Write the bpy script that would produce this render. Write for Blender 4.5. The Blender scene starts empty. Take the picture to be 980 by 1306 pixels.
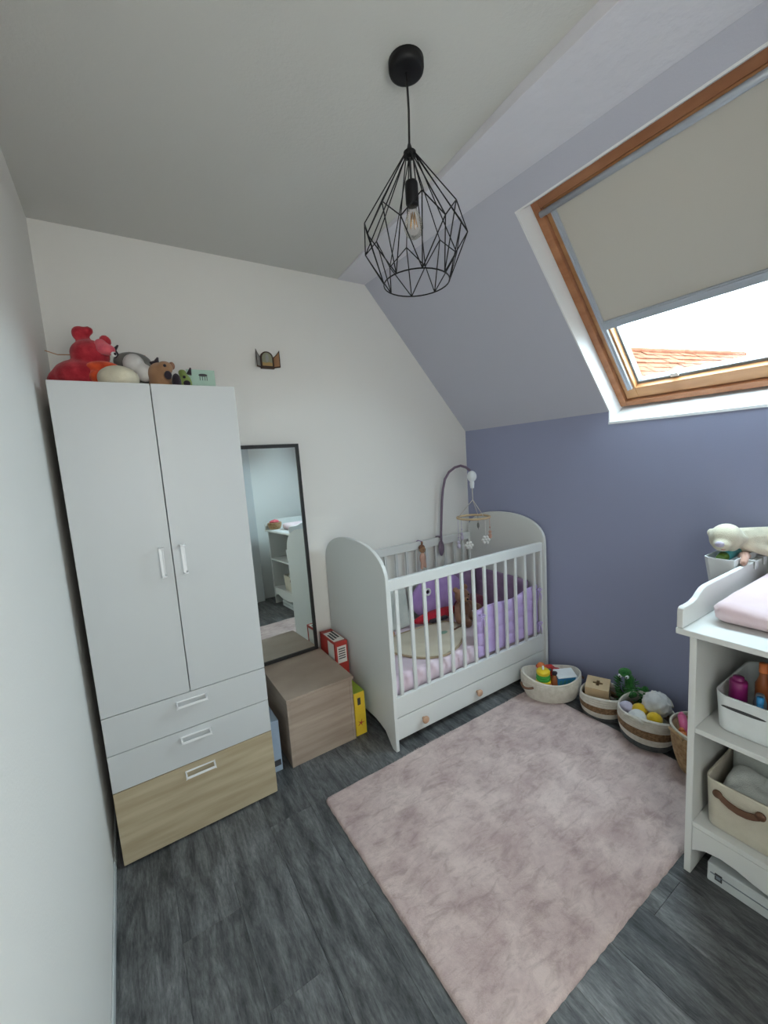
import bpy, bmesh, math, random
from mathutils import Vector, Matrix, noise
random.seed(7)
C = bpy.context.scene
COL = C.collection
PI = math.pi

# ------------------------------------------------------------------ camera
W, H, ZK = 2.455, 2.584, 1.656            # right wall, ceiling height, top of the low wall
YS = -2.75                                # wall behind the camera
cam_d = bpy.data.cameras.new('camera'); cam = bpy.data.objects.new('camera', cam_d); COL.objects.link(cam)
C.camera = cam
yaw, pit, rol, foc = 0.5626, -0.1234, -0.0668, 524.92
F = Vector((math.sin(yaw)*math.cos(pit), math.cos(yaw)*math.cos(pit), math.sin(pit)))
R = Vector((math.cos(yaw), -math.sin(yaw), 0)); U = R.cross(F)
R2 = math.cos(rol)*R + math.sin(rol)*U; U2 = -math.sin(rol)*R + math.cos(rol)*U
m = Matrix((R2, U2, -F)).transposed().to_4x4(); m.translation = Vector((0.1974, -2.342, 1.474))
cam.matrix_world = m
cam_d.sensor_fit = 'VERTICAL'; cam_d.sensor_height = 36.0; cam_d.lens = foc/1306*36.0
cam_d.clip_start = 0.02

# ------------------------------------------------------------------ sky, daylight portal, exposure
C.view_settings.view_transform = 'Standard'; C.view_settings.look = 'None'
C.view_settings.gamma = 1; C.view_settings.use_curve_mapping = False
C.view_settings.exposure = -0.04
world = bpy.data.worlds.new('overcast_sky'); C.world = world; world.use_nodes = True
wt = world.node_tree; wt.nodes.clear()
wo = wt.nodes.new('ShaderNodeOutputWorld'); wb = wt.nodes.new('ShaderNodeBackground')
tc = wt.nodes.new('ShaderNodeTexCoord'); sp = wt.nodes.new('ShaderNodeSeparateXYZ')
rp = wt.nodes.new('ShaderNodeValToRGB')
wt.links.new(tc.outputs['Generated'], sp.inputs[0]); wt.links.new(sp.outputs['Z'], rp.inputs[0])
rp.color_ramp.elements[0].position = 0.0; rp.color_ramp.elements[0].color = (0.20, 0.20, 0.19, 1)
rp.color_ramp.elements[1].position = 0.03; rp.color_ramp.elements[1].color = (0.74, 0.90, 1.0, 1)
wt.links.new(rp.outputs[0], wb.inputs[0]); wb.inputs[1].default_value = 32.0
wt.links.new(wb.outputs[0], wo.inputs[0])

SD = Vector((0.6604, 0, -0.7509)); ND = Vector((0.7509, 0, 0.6604)); SA = Vector((1.641, 0, 2.582))
def slope(s, y, n):                       # point on the sloped ceiling: s down the slope, n outwards
    return SA + SD*s + ND*n + Vector((0, y, 0))
SKY0, SKY1 = -1.095, -2.235               # left and right side of the roof window
pd = bpy.data.lights.new('daylight_portal', 'AREA'); pd.shape = 'RECTANGLE'; pd.size = 1.10; pd.size_y = 1.05
pd.cycles.is_portal = True
po = bpy.data.objects.new('daylight_portal', pd); COL.objects.link(po)
pm = Matrix((Vector((0, 1, 0)), SD*-1 if False else SD.copy(), ND)).transposed()
ax = Vector((0, 1, 0)); az = ND.copy(); ay = az.cross(ax)
pm = Matrix((ax, ay, az)).transposed().to_4x4(); pm.translation = slope(0.73, (SKY0+SKY1)/2, 0.19)
po.matrix_world = pm
# added fill lamp behind the camera, brightens the back wall through an added doorway
ld = bpy.data.lights.new('added_fill_lamp', 'AREA'); ld.shape = 'RECTANGLE'; ld.size = 0.95; ld.size_y = 1.1; ld.energy = 14.0; ld.color = (1.0, 0.98, 0.95)
lo_ = bpy.data.objects.new('added_fill_lamp', ld); COL.objects.link(lo_)
lo_.matrix_world = Matrix.Translation((0.56, YS-.40, 1.58)) @ Matrix.Rotation(math.radians(90), 4, 'X')

# ------------------------------------------------------------------ materials
def mat(name, col, rough=0.6, metal=0.0, bump=0.0, bscale=200, var=0.0, vscale=5, spec=0.5, col2=None, detail=4, stretch=None, sheen=0.0, trans=0.0, coords='Object', dist=0.002, rand=0.0):
    m = bpy.data.materials.new(name); m.use_nodes = True
    nt = m.node_tree; b = nt.nodes['Principled BSDF']
    b.inputs['Roughness'].default_value = rough; b.inputs['Metallic'].default_value = metal
    b.inputs['Specular IOR Level'].default_value = spec
    if sheen: b.inputs['Sheen Weight'].default_value = sheen
    if trans: b.inputs['Transmission Weight'].default_value = trans
    c = (*col, 1)
    b.inputs['Base Color'].default_value = c
    t = nt.nodes.new('ShaderNodeTexCoord'); src = t.outputs[coords]
    if rand:
        oi = nt.nodes.new('ShaderNodeObjectInfo'); ad = nt.nodes.new('ShaderNodeVectorMath'); ad.operation = 'ADD'
        ml = nt.nodes.new('ShaderNodeMath'); ml.operation = 'MULTIPLY'; ml.inputs[1].default_value = 37.0
        nt.links.new(oi.outputs['Random'], ml.inputs[0]); nt.links.new(src, ad.inputs[0]); nt.links.new(ml.outputs[0], ad.inputs[1]); src = ad.outputs[0]
    if stretch:
        mp = nt.nodes.new('ShaderNodeMapping'); mp.inputs['Scale'].default_value = stretch
        nt.links.new(src, mp.inputs[0]); src = mp.outputs[0]
    if var or col2:
        n = nt.nodes.new('ShaderNodeTexNoise'); n.inputs['Scale'].default_value = vscale; n.inputs['Detail'].default_value = detail
        nt.links.new(src, n.inputs['Vector'])
        r = nt.nodes.new('ShaderNodeValToRGB')
        c2 = col2 if col2 else tuple(x*(1-var) for x in col)
        r.color_ramp.elements[0].position = 0.35; r.color_ramp.elements[0].color = (*c2, 1)
        r.color_ramp.elements[1].position = 0.65; r.color_ramp.elements[1].color = c
        nt.links.new(n.outputs[0], r.inputs[0]); nt.links.new(r.outputs[0], b.inputs['Base Color'])
    if bump:
        n2 = nt.nodes.new('ShaderNodeTexNoise'); n2.inputs['Scale'].default_value = bscale; n2.inputs['Detail'].default_value = 3
        nt.links.new(src, n2.inputs['Vector'])
        bp = nt.nodes.new('ShaderNodeBump'); bp.inputs['Strength'].default_value = bump; bp.inputs['Distance'].default_value = dist
        nt.links.new(n2.outputs[0], bp.inputs['Height']); nt.links.new(bp.outputs[0], b.inputs['Normal'])
    return m
def srgb(r, g, b):
    f = lambda c: c/12.92 if c <= .04045 else ((c+.055)/1.055)**2.4
    return (f(r/255), f(g/255), f(b/255))

M = {}
M['wall'] = mat('white_wall_paint', srgb(236, 234, 229), 0.85, bump=0.25, bscale=160, spec=0.2)
M['ceiling'] = mat('white_ceiling_plaster', srgb(212, 211, 206), 0.9, bump=0.5, bscale=90, spec=0.15)
M['lilac'] = mat('pale_lilac_paint', srgb(196, 196, 207), 0.85, bump=0.25, bscale=160, spec=0.2)
M['violet'] = mat('violet_blue_paint', srgb(154, 158, 184), 0.8, bump=0.2, bscale=160, spec=0.25)
M['beam'] = mat('painted_rough_beam', srgb(226, 224, 230), 0.85, bump=0.9, bscale=18, spec=0.2, dist=0.006)
M['reveal'] = mat('white_reveal_board', srgb(238, 238, 238), 0.6, spec=0.3)
M['white'] = mat('white_lacquer', srgb(200, 202, 202), 0.38, spec=0.4)
M['white2'] = mat('white_furniture_foil', srgb(218, 219, 216), 0.45, spec=0.4)
M['whitemetal'] = mat('white_powder_coat', srgb(235, 235, 235), 0.4)
M['dark'] = mat('dark_cavity_board', srgb(90, 90, 90), 0.8)
M['oak'] = mat('light_oak_foil', srgb(184, 170, 142), 0.5, col2=srgb(166, 150, 122), vscale=3.5, stretch=(0.8, 4, 9), bump=0.05, bscale=60)
M['taupe'] = mat('taupe_oak_foil', srgb(176, 158, 142), 0.55, col2=srgb(152, 134, 120), vscale=3.2, stretch=(0.8, 1.2, 10), bump=0.06, bscale=60)
M['pine'] = mat('varnished_pine', srgb(178, 122, 84), 0.4, col2=srgb(158, 102, 66), vscale=4, stretch=(5, 1.2, 5), bump=0.05, bscale=90)
M['pine2'] = mat('varnished_pine_sash', srgb(200, 148, 100), 0.4, col2=srgb(182, 128, 84), vscale=4, stretch=(5, 1.2, 5))
M['knob'] = mat('beech_knob', srgb(196, 156, 128), 0.5, var=0.1, vscale=20)
M['black'] = mat('matt_black_metal', (0.006, 0.006, 0.007), 0.5, spec=0.3)
M['blackframe'] = mat('black_stained_frame', (0.012, 0.012, 0.012), 0.55)
M['grey_alu'] = mat('grey_aluminium', srgb(186, 192, 200), 0.35, metal=0.3)
M['gasket'] = mat('grey_gasket', srgb(120, 130, 138), 0.6)
M['mirror'] = mat('silvered_glass', (0.86, 0.93, 0.92), 0.01, metal=1.0)
M['blind'] = mat('grey_beige_blind_cloth', srgb(206, 200, 190), 0.9, bump=0.2, bscale=500, spec=0.1)
nt = M['blind'].node_tree; bs = nt.nodes['Principled BSDF']; tl = nt.nodes.new('ShaderNodeBsdfTranslucent'); tl.inputs[0].default_value = (*srgb(150, 146, 140), 1)
mx = nt.nodes.new('ShaderNodeMixShader'); mx.inputs[0].default_value = 0.03
nt.links.new(bs.outputs[0], mx.inputs[1]); nt.links.new(tl.outputs[0], mx.inputs[2]); nt.links.new(mx.outputs[0], nt.nodes['Material Output'].inputs[0])
def glass(name, tint=(1, 1, 1), gl=0.08):
    m = bpy.data.materials.new(name); m.use_nodes = True; nt = m.node_tree; nt.nodes.clear()
    o = nt.nodes.new('ShaderNodeOutputMaterial'); t = nt.nodes.new('ShaderNodeBsdfTransparent'); t.inputs[0].default_value = (*tint, 1)
    g = nt.nodes.new('ShaderNodeBsdfGlossy'); g.inputs['Roughness'].default_value = 0.02
    lw = nt.nodes.new('ShaderNodeLayerWeight'); lw.inputs[0].default_value = 0.3
    mr = nt.nodes.new('ShaderNodeMath'); mr.operation = 'MULTIPLY_ADD'; mr.inputs[1].default_value = 0.5; mr.inputs[2].default_value = gl*0.4
    x = nt.nodes.new('ShaderNodeMixShader')
    nt.links.new(lw.outputs['Fresnel'], mr.inputs[0]); nt.links.new(mr.outputs[0], x.inputs[0]); nt.links.new(t.outputs[0], x.inputs[1]); nt.links.new(g.outputs[0], x.inputs[2]); nt.links.new(x.outputs[0], o.inputs[0])
    return m
M['glass'] = glass('thin_window_glass', (0.95, 0.98, 0.98)); M['bulb'] = glass('clear_bulb_glass', (0.97, 0.95, 0.9))
def simple(key, rgb, rough=0.6, **k): M[key] = mat(key, srgb(*rgb), rough, **k); return M[key]
for k, c, r in [('plastic_yellow', (236, 204, 40), .35), ('plastic_green', (60, 160, 60), .35), ('plastic_red', (200, 50, 45), .35), ('plastic_blue', (50, 140, 200), .35),
                ('plastic_orange', (220, 120, 60), .4), ('plastic_magenta', (128, 28, 96), .35), ('plastic_teal', (70, 150, 155), .35), ('plastic_pink', (215, 100, 140), .4),
                ('plastic_white', (232, 236, 236), .35), ('leather_brown', (105, 72, 52), .6), ('card_red', (176, 52, 44), .5), ('card_dark_red', (120, 30, 30), .5), ('card_white', (225, 222, 215), .6),
                ('card_yellow', (226, 190, 50), .5), ('card_green', (150, 175, 60), .5), ('card_blue_grey', (150, 165, 182), .5), ('card_mint', (176, 205, 188), .6), ('ink_dark', (60, 60, 62), .6),
                ('gold_leaf', (176, 142, 88), .5), ('icon_green', (142, 144, 120), .6), ('icon_sky', (150, 150, 145), .6), ('dark_wood', (66, 46, 34), .6), ('violet_grey_plastic', (118, 100, 118), .4), ('scale_grey', (200, 205, 205), .4),
                ('bottle_green', (90, 120, 40), .3), ('amber_plastic', (160, 90, 50), .3), ('beech_toy', (205, 178, 140), .55)]:
    simple(k, c, r, var=0.08, vscale=14)
def cloth(key, rgb, rgb2=None, vs=9, bs=300, b=0.6, d=0.003, **k):
    M[key] = mat(key, srgb(*rgb), 0.95, col2=srgb(*(rgb2 or tuple(int(x*0.86) for x in rgb))), vscale=vs, bump=b, bscale=bs, spec=0.1, sheen=0.25, dist=d, **k)
cloth('plush_red', (196, 60, 70), (160, 38, 50), 30); cloth('plush_orange', (226, 92, 50), (190, 62, 40), 30); cloth('plush_pink', (232, 110, 120), (208, 86, 104), 30)
cloth('plush_cream', (226, 218, 194)); cloth('plush_grey', (128, 128, 124)); cloth('plush_white', (238, 236, 232)); cloth('plush_tan', (186, 142, 108)); cloth('plush_brown', (158, 118, 96), (122, 86, 68))
cloth('plush_dark', (56, 48, 56)); cloth('plush_green', (64, 130, 62), (38, 92, 42), 40, 120, 1.0, 0.006); cloth('plush_lime', (150, 172, 96)); cloth('cloth_lilac', (204, 182, 230), (192, 168, 220)); cloth('cloth_purple', (178, 146, 200), (160, 128, 186))
cloth('cloth_mauve', (166, 140, 172), (148, 120, 156)); cloth('cloth_plum', (136, 66, 84)); cloth('cloth_crimson', (196, 44, 62)); cloth('cloth_cream', (222, 212, 190), (212, 200, 178), 4); cloth('cloth_beige_edge', (190, 168, 138))
cloth('sheet_pink', (236, 218, 226), (228, 206, 218), 6); cloth('cloth_pinkish', (226, 204, 208), (218, 192, 196), 7, 500, 0.3); cloth('cloth_sage', (150, 184, 160)); cloth('cloth_grey_white', (205, 208, 202), (180, 186, 182)); cloth('plush_pinkskin', (222, 176, 156))
cloth('rope_white', (218, 212, 200), (205, 198, 184), 40, 260, 0.8); cloth('rope_natural', (184, 152, 112), (150, 116, 80), 60, 200, 1.0); cloth('rope_brown', (150, 118, 86), (112, 84, 58), 90, 200, 1.0); cloth('rope_grey', (92, 94, 92), (76, 78, 78), 40, 260)
cloth('canvas_cream', (205, 198, 180), (196, 188, 170), 20, 700, 0.4); cloth('yarn_yellow', (238, 196, 50)); cloth('cloth_lavender_pale', (214, 204, 224))
M['wire'] = mat('thin_black_cord', (0.02, 0.02, 0.02), 0.6)
M['filament'] = mat('gold_filament', srgb(210, 160, 90), 0.3, metal=0.8)

# plank floor: grey worn wood
def plank_mat():
    m = bpy.data.materials.new('grey_worn_oak_planks'); m.use_nodes = True; nt = m.node_tree; L = nt.links.new
    b = nt.nodes['Principled BSDF']; b.inputs['Roughness'].default_value = 0.5; b.inputs['Specular IOR Level'].default_value = 0.35
    t = nt.nodes.new('ShaderNodeTexCoord'); oi = nt.nodes.new('ShaderNodeObjectInfo')
    ml = nt.nodes.new('ShaderNodeMath'); ml.operation = 'MULTIPLY'; ml.inputs[1].default_value = 31.0; L(oi.outputs['Random'], ml.inputs[0])
    ad = nt.nodes.new('ShaderNodeVectorMath'); L(t.outputs['Object'], ad.inputs[0]); L(ml.outputs[0], ad.inputs[1])
    def nz(sc, det, st, w=0.0):
        mp = nt.nodes.new('ShaderNodeMapping'); mp.inputs['Scale'].default_value = st; L(ad.outputs[0], mp.inputs[0])
        n = nt.nodes.new('ShaderNodeTexNoise'); n.inputs['Scale'].default_value = sc; n.inputs['Detail'].default_value = det; n.inputs['Roughness'].default_value = 0.74
        n.inputs['Distortion'].default_value = w; L(mp.outputs[0], n.inputs['Vector']); return n
    streak = nz(10, 12, (2.6, 0.42, 1), 0.5); fine = nz(70, 8, (2.2, 0.42, 1)); patch = nz(3.2, 5, (1.3, 0.7, 1), 0.4)
    r1 = nt.nodes.new('ShaderNodeValToRGB'); L(streak.outputs[0], r1.inputs[0])
    r1.color_ramp.elements[0].position = 0.36; r1.color_ramp.elements[0].color = (*srgb(66, 68, 69), 1)
    r1.color_ramp.elements[1].position = 0.68; r1.color_ramp.elements[1].color = (*srgb(136, 138, 138), 1)
    e = r1.color_ramp.elements.new(0.5); e.color = (*srgb(102, 104, 105), 1)
    r2 = nt.nodes.new('ShaderNodeValToRGB'); L(patch.outputs[0], r2.inputs[0])
    r2.color_ramp.elements[0].position = 0.3; r2.color_ramp.elements[0].color = (0.66, 0.66, 0.67, 1); r2.color_ramp.elements[1].position = 0.7; r2.color_ramp.elements[1].color = (1.22, 1.2, 1.18, 1)
    r3 = nt.nodes.new('ShaderNodeValToRGB'); L(fine.outputs[0], r3.inputs[0])
    r3.color_ramp.elements[0].position = 0.3; r3.color_ramp.elements[0].color = (0.52, 0.52, 0.52, 1); r3.color_ramp.elements[1].position = 0.6; r3.color_ramp.elements[1].color = (1.08, 1.08, 1.08, 1)
    def mul(a, c):
        x = nt.nodes.new('ShaderNodeMix'); x.data_type = 'RGBA'; x.blend_type = 'MULTIPLY'; x.inputs[0].default_value = 1.0
        L(a, x.inputs[6]); L(c, x.inputs[7]); return x.outputs[2]
    rr = nt.nodes.new('ShaderNodeMapRange'); rr.inputs[3].default_value = 0.84; rr.inputs[4].default_value = 1.12; L(oi.outputs['Random'], rr.inputs[0])
    L(mul(mul(mul(r1.outputs[0], r2.outputs[0]), r3.outputs[0]), rr.outputs[0]), b.inputs['Base Color'])
    bp = nt.nodes.new('ShaderNodeBump'); bp.inputs['Strength'].default_value = 0.35; bp.inputs['Distance'].default_value = 0.001
    L(fine.outputs[0], bp.inputs['Height']); L(bp.outputs[0], b.inputs['Normal'])
    return m
M['plank'] = plank_mat()
def rug_mat(key, k=1.08):
    m = bpy.data.materials.new(key); m.use_nodes = True; nt = m.node_tree; L = nt.links.new
    b = nt.nodes['Principled BSDF']; b.inputs['Roughness'].default_value = 1.0; b.inputs['Specular IOR Level'].default_value = 0.05; b.inputs['Sheen Weight'].default_value = 0.3
    t = nt.nodes.new('ShaderNodeTexCoord')
    n = nt.nodes.new('ShaderNodeTexNoise'); n.inputs['Scale'].default_value = 5.5; n.inputs['Detail'].default_value = 10; n.inputs['Roughness'].default_value = 0.7; n.inputs['Distortion'].default_value = 0.25
    L(t.outputs['Object'], n.inputs['Vector'])
    r = nt.nodes.new('ShaderNodeValToRGB'); L(n.outputs[0], r.inputs[0])
    r.color_ramp.elements[0].position = 0.36; r.color_ramp.elements[0].color = (*[x*k for x in srgb(166, 144, 141)], 1)
    r.color_ramp.elements[1].position = 0.62; r.color_ramp.elements[1].color = (*[x*k for x in srgb(200, 181, 175)], 1)
    mp = nt.nodes.new('ShaderNodeMapping'); mp.inputs['Rotation'].default_value = (0, 0, .7); mp.inputs['Scale'].default_value = (1.0, 2.6, 1); L(t.outputs['Object'], mp.inputs[0])
    n3 = nt.nodes.new('ShaderNodeTexNoise'); n3.inputs['Scale'].default_value = 11; n3.inputs['Detail'].default_value = 9; n3.inputs['Roughness'].default_value = 0.7; n3.inputs['Distortion'].default_value = 0.8; L(mp.outputs[0], n3.inputs['Vector'])
    r3 = nt.nodes.new('ShaderNodeValToRGB'); L(n3.outputs[0], r3.inputs[0]); r3.color_ramp.elements[0].position = 0.36; r3.color_ramp.elements[0].color = (0.80, 0.78, 0.77, 1); r3.color_ramp.elements[1].position = 0.52; r3.color_ramp.elements[1].color = (1.04, 1.04, 1.04, 1)
    x = nt.nodes.new('ShaderNodeMix'); x.data_type = 'RGBA'; x.blend_type = 'MULTIPLY'; x.inputs[0].default_value = 1.0; L(r.outputs[0], x.inputs[6]); L(r3.outputs[0], x.inputs[7])
    L(x.outputs[2], b.inputs['Base Color'])
    n2 = nt.nodes.new('ShaderNodeTexNoise'); n2.inputs['Scale'].default_value = 260; n2.inputs['Detail'].default_value = 3; L(t.outputs['Object'], n2.inputs['Vector'])
    bp = nt.nodes.new('ShaderNodeBump'); bp.inputs['Strength'].default_value = 0.7; bp.inputs['Distance'].default_value = 0.004; L(n2.outputs[0], bp.inputs['Height']); L(bp.outputs[0], b.inputs['Normal'])
    return m
M['rug'] = rug_mat('dusty_pink_pile')

# ------------------------------------------------------------------ mesh builder (world coordinates; parts are stored relative to their thing's base)
class MB:
    def __init__(s): s.v = []; s.f = []; s.m = []; s.sm = []
    def add(s, vs, fs, mi=0, smooth=False):
        o = len(s.v); s.v += [tuple(v) for v in vs]
        for f in fs: s.f.append([i+o for i in f]); s.m.append(mi); s.sm.append(smooth)
        return s
    def box(s, x0, x1, y0, y1, z0, z1, mi=0, T=None):
        vs = [Vector((x, y, z)) for x in (x0, x1) for y in (y0, y1) for z in (z0, z1)]
        if T: vs = [T(v) for v in vs]
        return s.add(vs, [(0, 1, 3, 2), (4, 6, 7, 5), (0, 4, 5, 1), (2, 3, 7, 6), (0, 2, 6, 4), (1, 5, 7, 3)], mi)
    def prism(s, pts, fn, d0, d1, mi=0, smooth=False):     # 2-D outline, fn(a, b, d) -> point
        n = len(pts); vs = [fn(a, b, d0) for a, b in pts]+[fn(a, b, d1) for a, b in pts]
        s.add(vs, [tuple(range(n)), tuple(range(2*n-1, n-1, -1))], mi)
        o = len(s.v)-2*n
        for i in range(n):
            j = (i+1) % n; s.f.append([o+i, o+n+i, o+n+j, o+j]); s.m.append(mi); s.sm.append(smooth)
        return s
    def tube(s, pts, r, n=8, caps=True, mi=0, closed=False):
        P = [Vector(p) for p in pts]; k = len(P); rr = r if isinstance(r, (list, tuple)) else [r]*k
        vs = []; prev = None
        for i, p in enumerate(P):
            if closed: t = (P[(i+1) % k]-P[i-1]).normalized()
            else: t = (P[min(i+1, k-1)]-P[max(i-1, 0)]).normalized()
            if prev is None:
                a = Vector((0, 0, 1)) if abs(t.z) < .9 else Vector((1, 0, 0)); u = t.cross(a).normalized()
            else:
                u = (prev - t*prev.dot(t)).normalized()
            prev = u; w = t.cross(u)
            vs += [p+(u*math.cos(2*PI*j/n)+w*math.sin(2*PI*j/n))*rr[i] for j in range(n)]
        fs = []
        for i in range(k if closed else k-1):
            b = ((i+1) % k)*n
            for j in range(n): fs.append((i*n+j, i*n+(j+1) % n, b+(j+1) % n, b+j))
        s.add(vs, fs, mi, True)
        if caps and not closed:
            o = len(s.v)-len(vs); s.f += [[o+j for j in range(n-1, -1, -1)], [o+(k-1)*n+j for j in range(n)]]; s.m += [mi]*2; s.sm += [False]*2
        return s
    def lathe(s, prof, c, n=24, sx=1, sy=1, rot=0, mi=0, smooth=True, fn=None):      # prof: (radius, z) from bottom to top, ends closed if radius 0
        vs = []; cr, sr = math.cos(rot), math.sin(rot)
        for r, z in prof:
            for j in range(n):
                a = 2*PI*j/n; x, y = r*math.cos(a)*sx, r*math.sin(a)*sy
                v = Vector((c[0]+x*cr-y*sr, c[1]+x*sr+y*cr, c[2]+z)); vs.append(fn(v, a) if fn else v)
        fs = [(i*n+j, i*n+(j+1) % n, (i+1)*n+(j+1) % n, (i+1)*n+j) for i in range(len(prof)-1) for j in range(n)]
        return s.add(vs, fs, mi, smooth)
    def ball(s, c, r, n=16, mi=0, rot=None):
        rx, ry, rz = r if isinstance(r, (tuple, list)) else (r, r, r); k = n//2; vs = []
        for i in range(k+1):
            t = PI*i/k
            for j in range(n):
                p = Vector((rx*math.sin(t)*math.cos(2*PI*j/n), ry*math.sin(t)*math.sin(2*PI*j/n), -rz*math.cos(t)))
                if rot: p = rot @ p
                vs.append(p+Vector(c))
        fs = []
        for i in range(k):
            for j in range(n): fs.append((i*n+j, i*n+(j+1) % n, (i+1)*n+(j+1) % n, (i+1)*n+j))
        return s.add(vs, fs, mi, True)
    def build(s, name, mats, parent=None, base=None, bevel=0, segs=2, remesh=0, smooth_it=0, merge=True):
        me = bpy.data.meshes.new(name)
        off = Vector((0, 0, 0))
        if parent is not None: off = ROOT[parent.name]
        elif base is not None: off = Vector(base)
        me.from_pydata([(v[0]-off.x, v[1]-off.y, v[2]-off.z) for v in s.v], [], s.f)
        for p, mi, sm in zip(me.polygons, s.m, s.sm): p.material_index = mi; p.use_smooth = sm
        if not isinstance(mats, (list, tuple)): mats = [mats]
        for q in mats: me.materials.append(M[q] if isinstance(q, str) else q)
        bm = bmesh.new(); bm.from_mesh(me)
        if merge: bmesh.ops.remove_doubles(bm, verts=bm.verts, dist=1e-6)
        bmesh.ops.recalc_face_normals(bm, faces=bm.faces); bm.to_mesh(me); bm.free()
        o = bpy.data.objects.new(name, me); COL.objects.link(o)
        if parent is not None: o.parent = parent
        elif base is not None: o.location = base
        ROOT[o.name] = off
        if remesh:
            q = o.modifiers.new('remesh', 'REMESH'); q.mode = 'VOXEL'; q.voxel_size = remesh; q.use_smooth_shade = True
            if smooth_it: q = o.modifiers.new('smooth', 'SMOOTH'); q.iterations = smooth_it; q.factor = 0.5
        if bevel:
            q = o.modifiers.new('bevel', 'BEVEL'); q.width = bevel; q.segments = segs; q.limit_method = 'ANGLE'; q.angle_limit = math.radians(40); q.harden_normals = False
        return o
ROOT = {}
def tag(o, label, cat, group=None, kind=None):
    o['label'] = label; o['category'] = cat
    if group: o['group'] = group
    if kind: o['kind'] = kind
    return o
def thing(name, label, cat, loc, group=None):
    o = bpy.data.objects.new(name, None); COL.objects.link(o); o.location = loc; o.empty_display_size = 0.05
    ROOT[o.name] = Vector(loc); return tag(o, label, cat, group)
def struct(o, kind='structure'): o['kind'] = kind; return o
def XZ(a, b, d): return Vector((a, d, b))
def YZ(a, b, d): return Vector((d, a, b))
def XY(a, b, d): return Vector((a, b, d))
def sidx(v): return slope(v.x, v.y, v.z)

# ------------------------------------------------------------------ the room
fl = struct(MB().box(-.12, W+.12, YS-.12, .12, -.06, -.012).build('floor', 'dark'))
pw, pl = 0.18, 1.20; px = -0.005 - pw + 0.005
xs = [0.005 + pw*i for i in range(14)]; xs = [x for x in xs if x < W]
edges = [0.0]+[x for x in [0.005+pw*i for i in range(1, 14)]]+[W]
offs = [0.35, 0.83, 0.1, 0.62, 0.98, 0.25, 0.7, 0.05, 0.5, 0.9, 0.3, 0.75, 0.15, 0.6]
for i in range(len(edges)-1):
    x0, x1 = edges[i]+0.0003, edges[i+1]-0.0003
    if x1-x0 < .02: continue
    y = 0.0 - 0.0; nxt = -offs[i % 14]*pl
    while y > YS:
        y1 = max(nxt, YS)
        if y-y1 > 0.01:
            cx, cy = (x0+x1)/2, (y+y1)/2
            b = MB().box(x0, x1, y1+.0003, y-.0003, -.014, 0).build('plank', 'plank', base=(cx, cy, 0), bevel=0.0008, segs=1)
            b.parent = fl
        y = y1; nxt = y-pl
struct(MB().box(-.12, 0, YS-.12, .12, -.02, H+.12).build('wall_left', 'wall'))
gable = [(0, -.02), (W, -.02), (W, ZK), (1.641, H), (0, H)]
gable2 = [(-.12, -.06), (W+.12, -.06), (W+.12, ZK+.05), (1.70, H+.08), (-.12, H+.08)]
struct(MB().prism([(0, -.02), (W+.1, -.02), (W+.1, ZK-.05), (1.72, H+.05), (0, H+.05)], XZ, 0, .12).build('wall_back', 'wall'))
DX0, DX1, DZ = .06, 1.06, 2.14         # doorway added behind the camera to let the fill lamp in
struct(MB().prism([(DX1, -.02), (W+.1, -.02), (W+.1, ZK-.05), (1.72, H+.05), (DX1, H+.05)], XZ, YS-.12, YS).box(0, DX1, YS-.12, YS, DZ, H+.05).box(-.12, DX0, YS-.12, YS, -.02, H+.05).build('wall_front', 'wall'))
for a, b, c, d in ((DX0-.05, DX0, 0, DZ+.05), (DX1, DX1+.05, 0, DZ+.05), (DX0, DX1, DZ, DZ+.05)):
    struct(MB().box(a, b, YS, YS+.015, c, d).build('trim_5' if a < DX0 and b == DX0 else ('trim_6' if a == DX1 else 'trim_7'), 'whitemetal', bevel=.002))
# unseen landing, added beyond the doorway to house the fill lamp
struct(MB().box(-.6, 1.8, YS-1.3, YS-.12, -.06, -.002).build('floor', 'oak'))
lw_ = MB().box(-.6, 1.8, YS-1.4, YS-1.3, -.06, 2.6).box(-.7, -.6, YS-1.4, YS-.12, -.06, 2.6).box(1.8, 1.9, YS-1.4, YS-.12, -.06, 2.6).box(-.7, 1.9, YS-1.4, YS-.12, 2.5, 2.6)
struct(lw_.build('wall_added_landing', 'wall'))
struct(MB().box(W, W+.12, YS-.12, .12, -.02, 1.588).box(W, W+.12, SKY0, .12, 1.588, ZK).box(W, W+.12, YS-.12, SKY1, 1.588, ZK).build('wall_right', 'violet'))
struct(MB().box(-.12, 1.641, YS-.12, .12, H, H+.12).build('ceiling', 'ceiling'))
sl = MB()
for s0, s1, y0, y1 in [(-.02, 1.236, SKY0, .12), (-.02, 1.236, YS-.12, SKY1), (-.02, .141, SKY1, SKY0)]:
    sl.box(s0, s1, y0, y1, 0, .13, T=sidx)
struct(sl.build('wall_slope', 'lilac'))
# outer roof skin beyond the inner lining, around the window
ro = MB()
for s0, s1, y0, y1 in [(-.3, 1.50, SKY0+.002, .14), (-.3, 1.50, YS-.14, SKY1-.002), (-.3, .175, SKY1, SKY0), (1.292, 1.50, SKY1, SKY0)]:
    ro.box(s0, s1, y0, y1, .131, .20, T=sidx)
struct(ro.build('trim_4', 'dark'))
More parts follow.
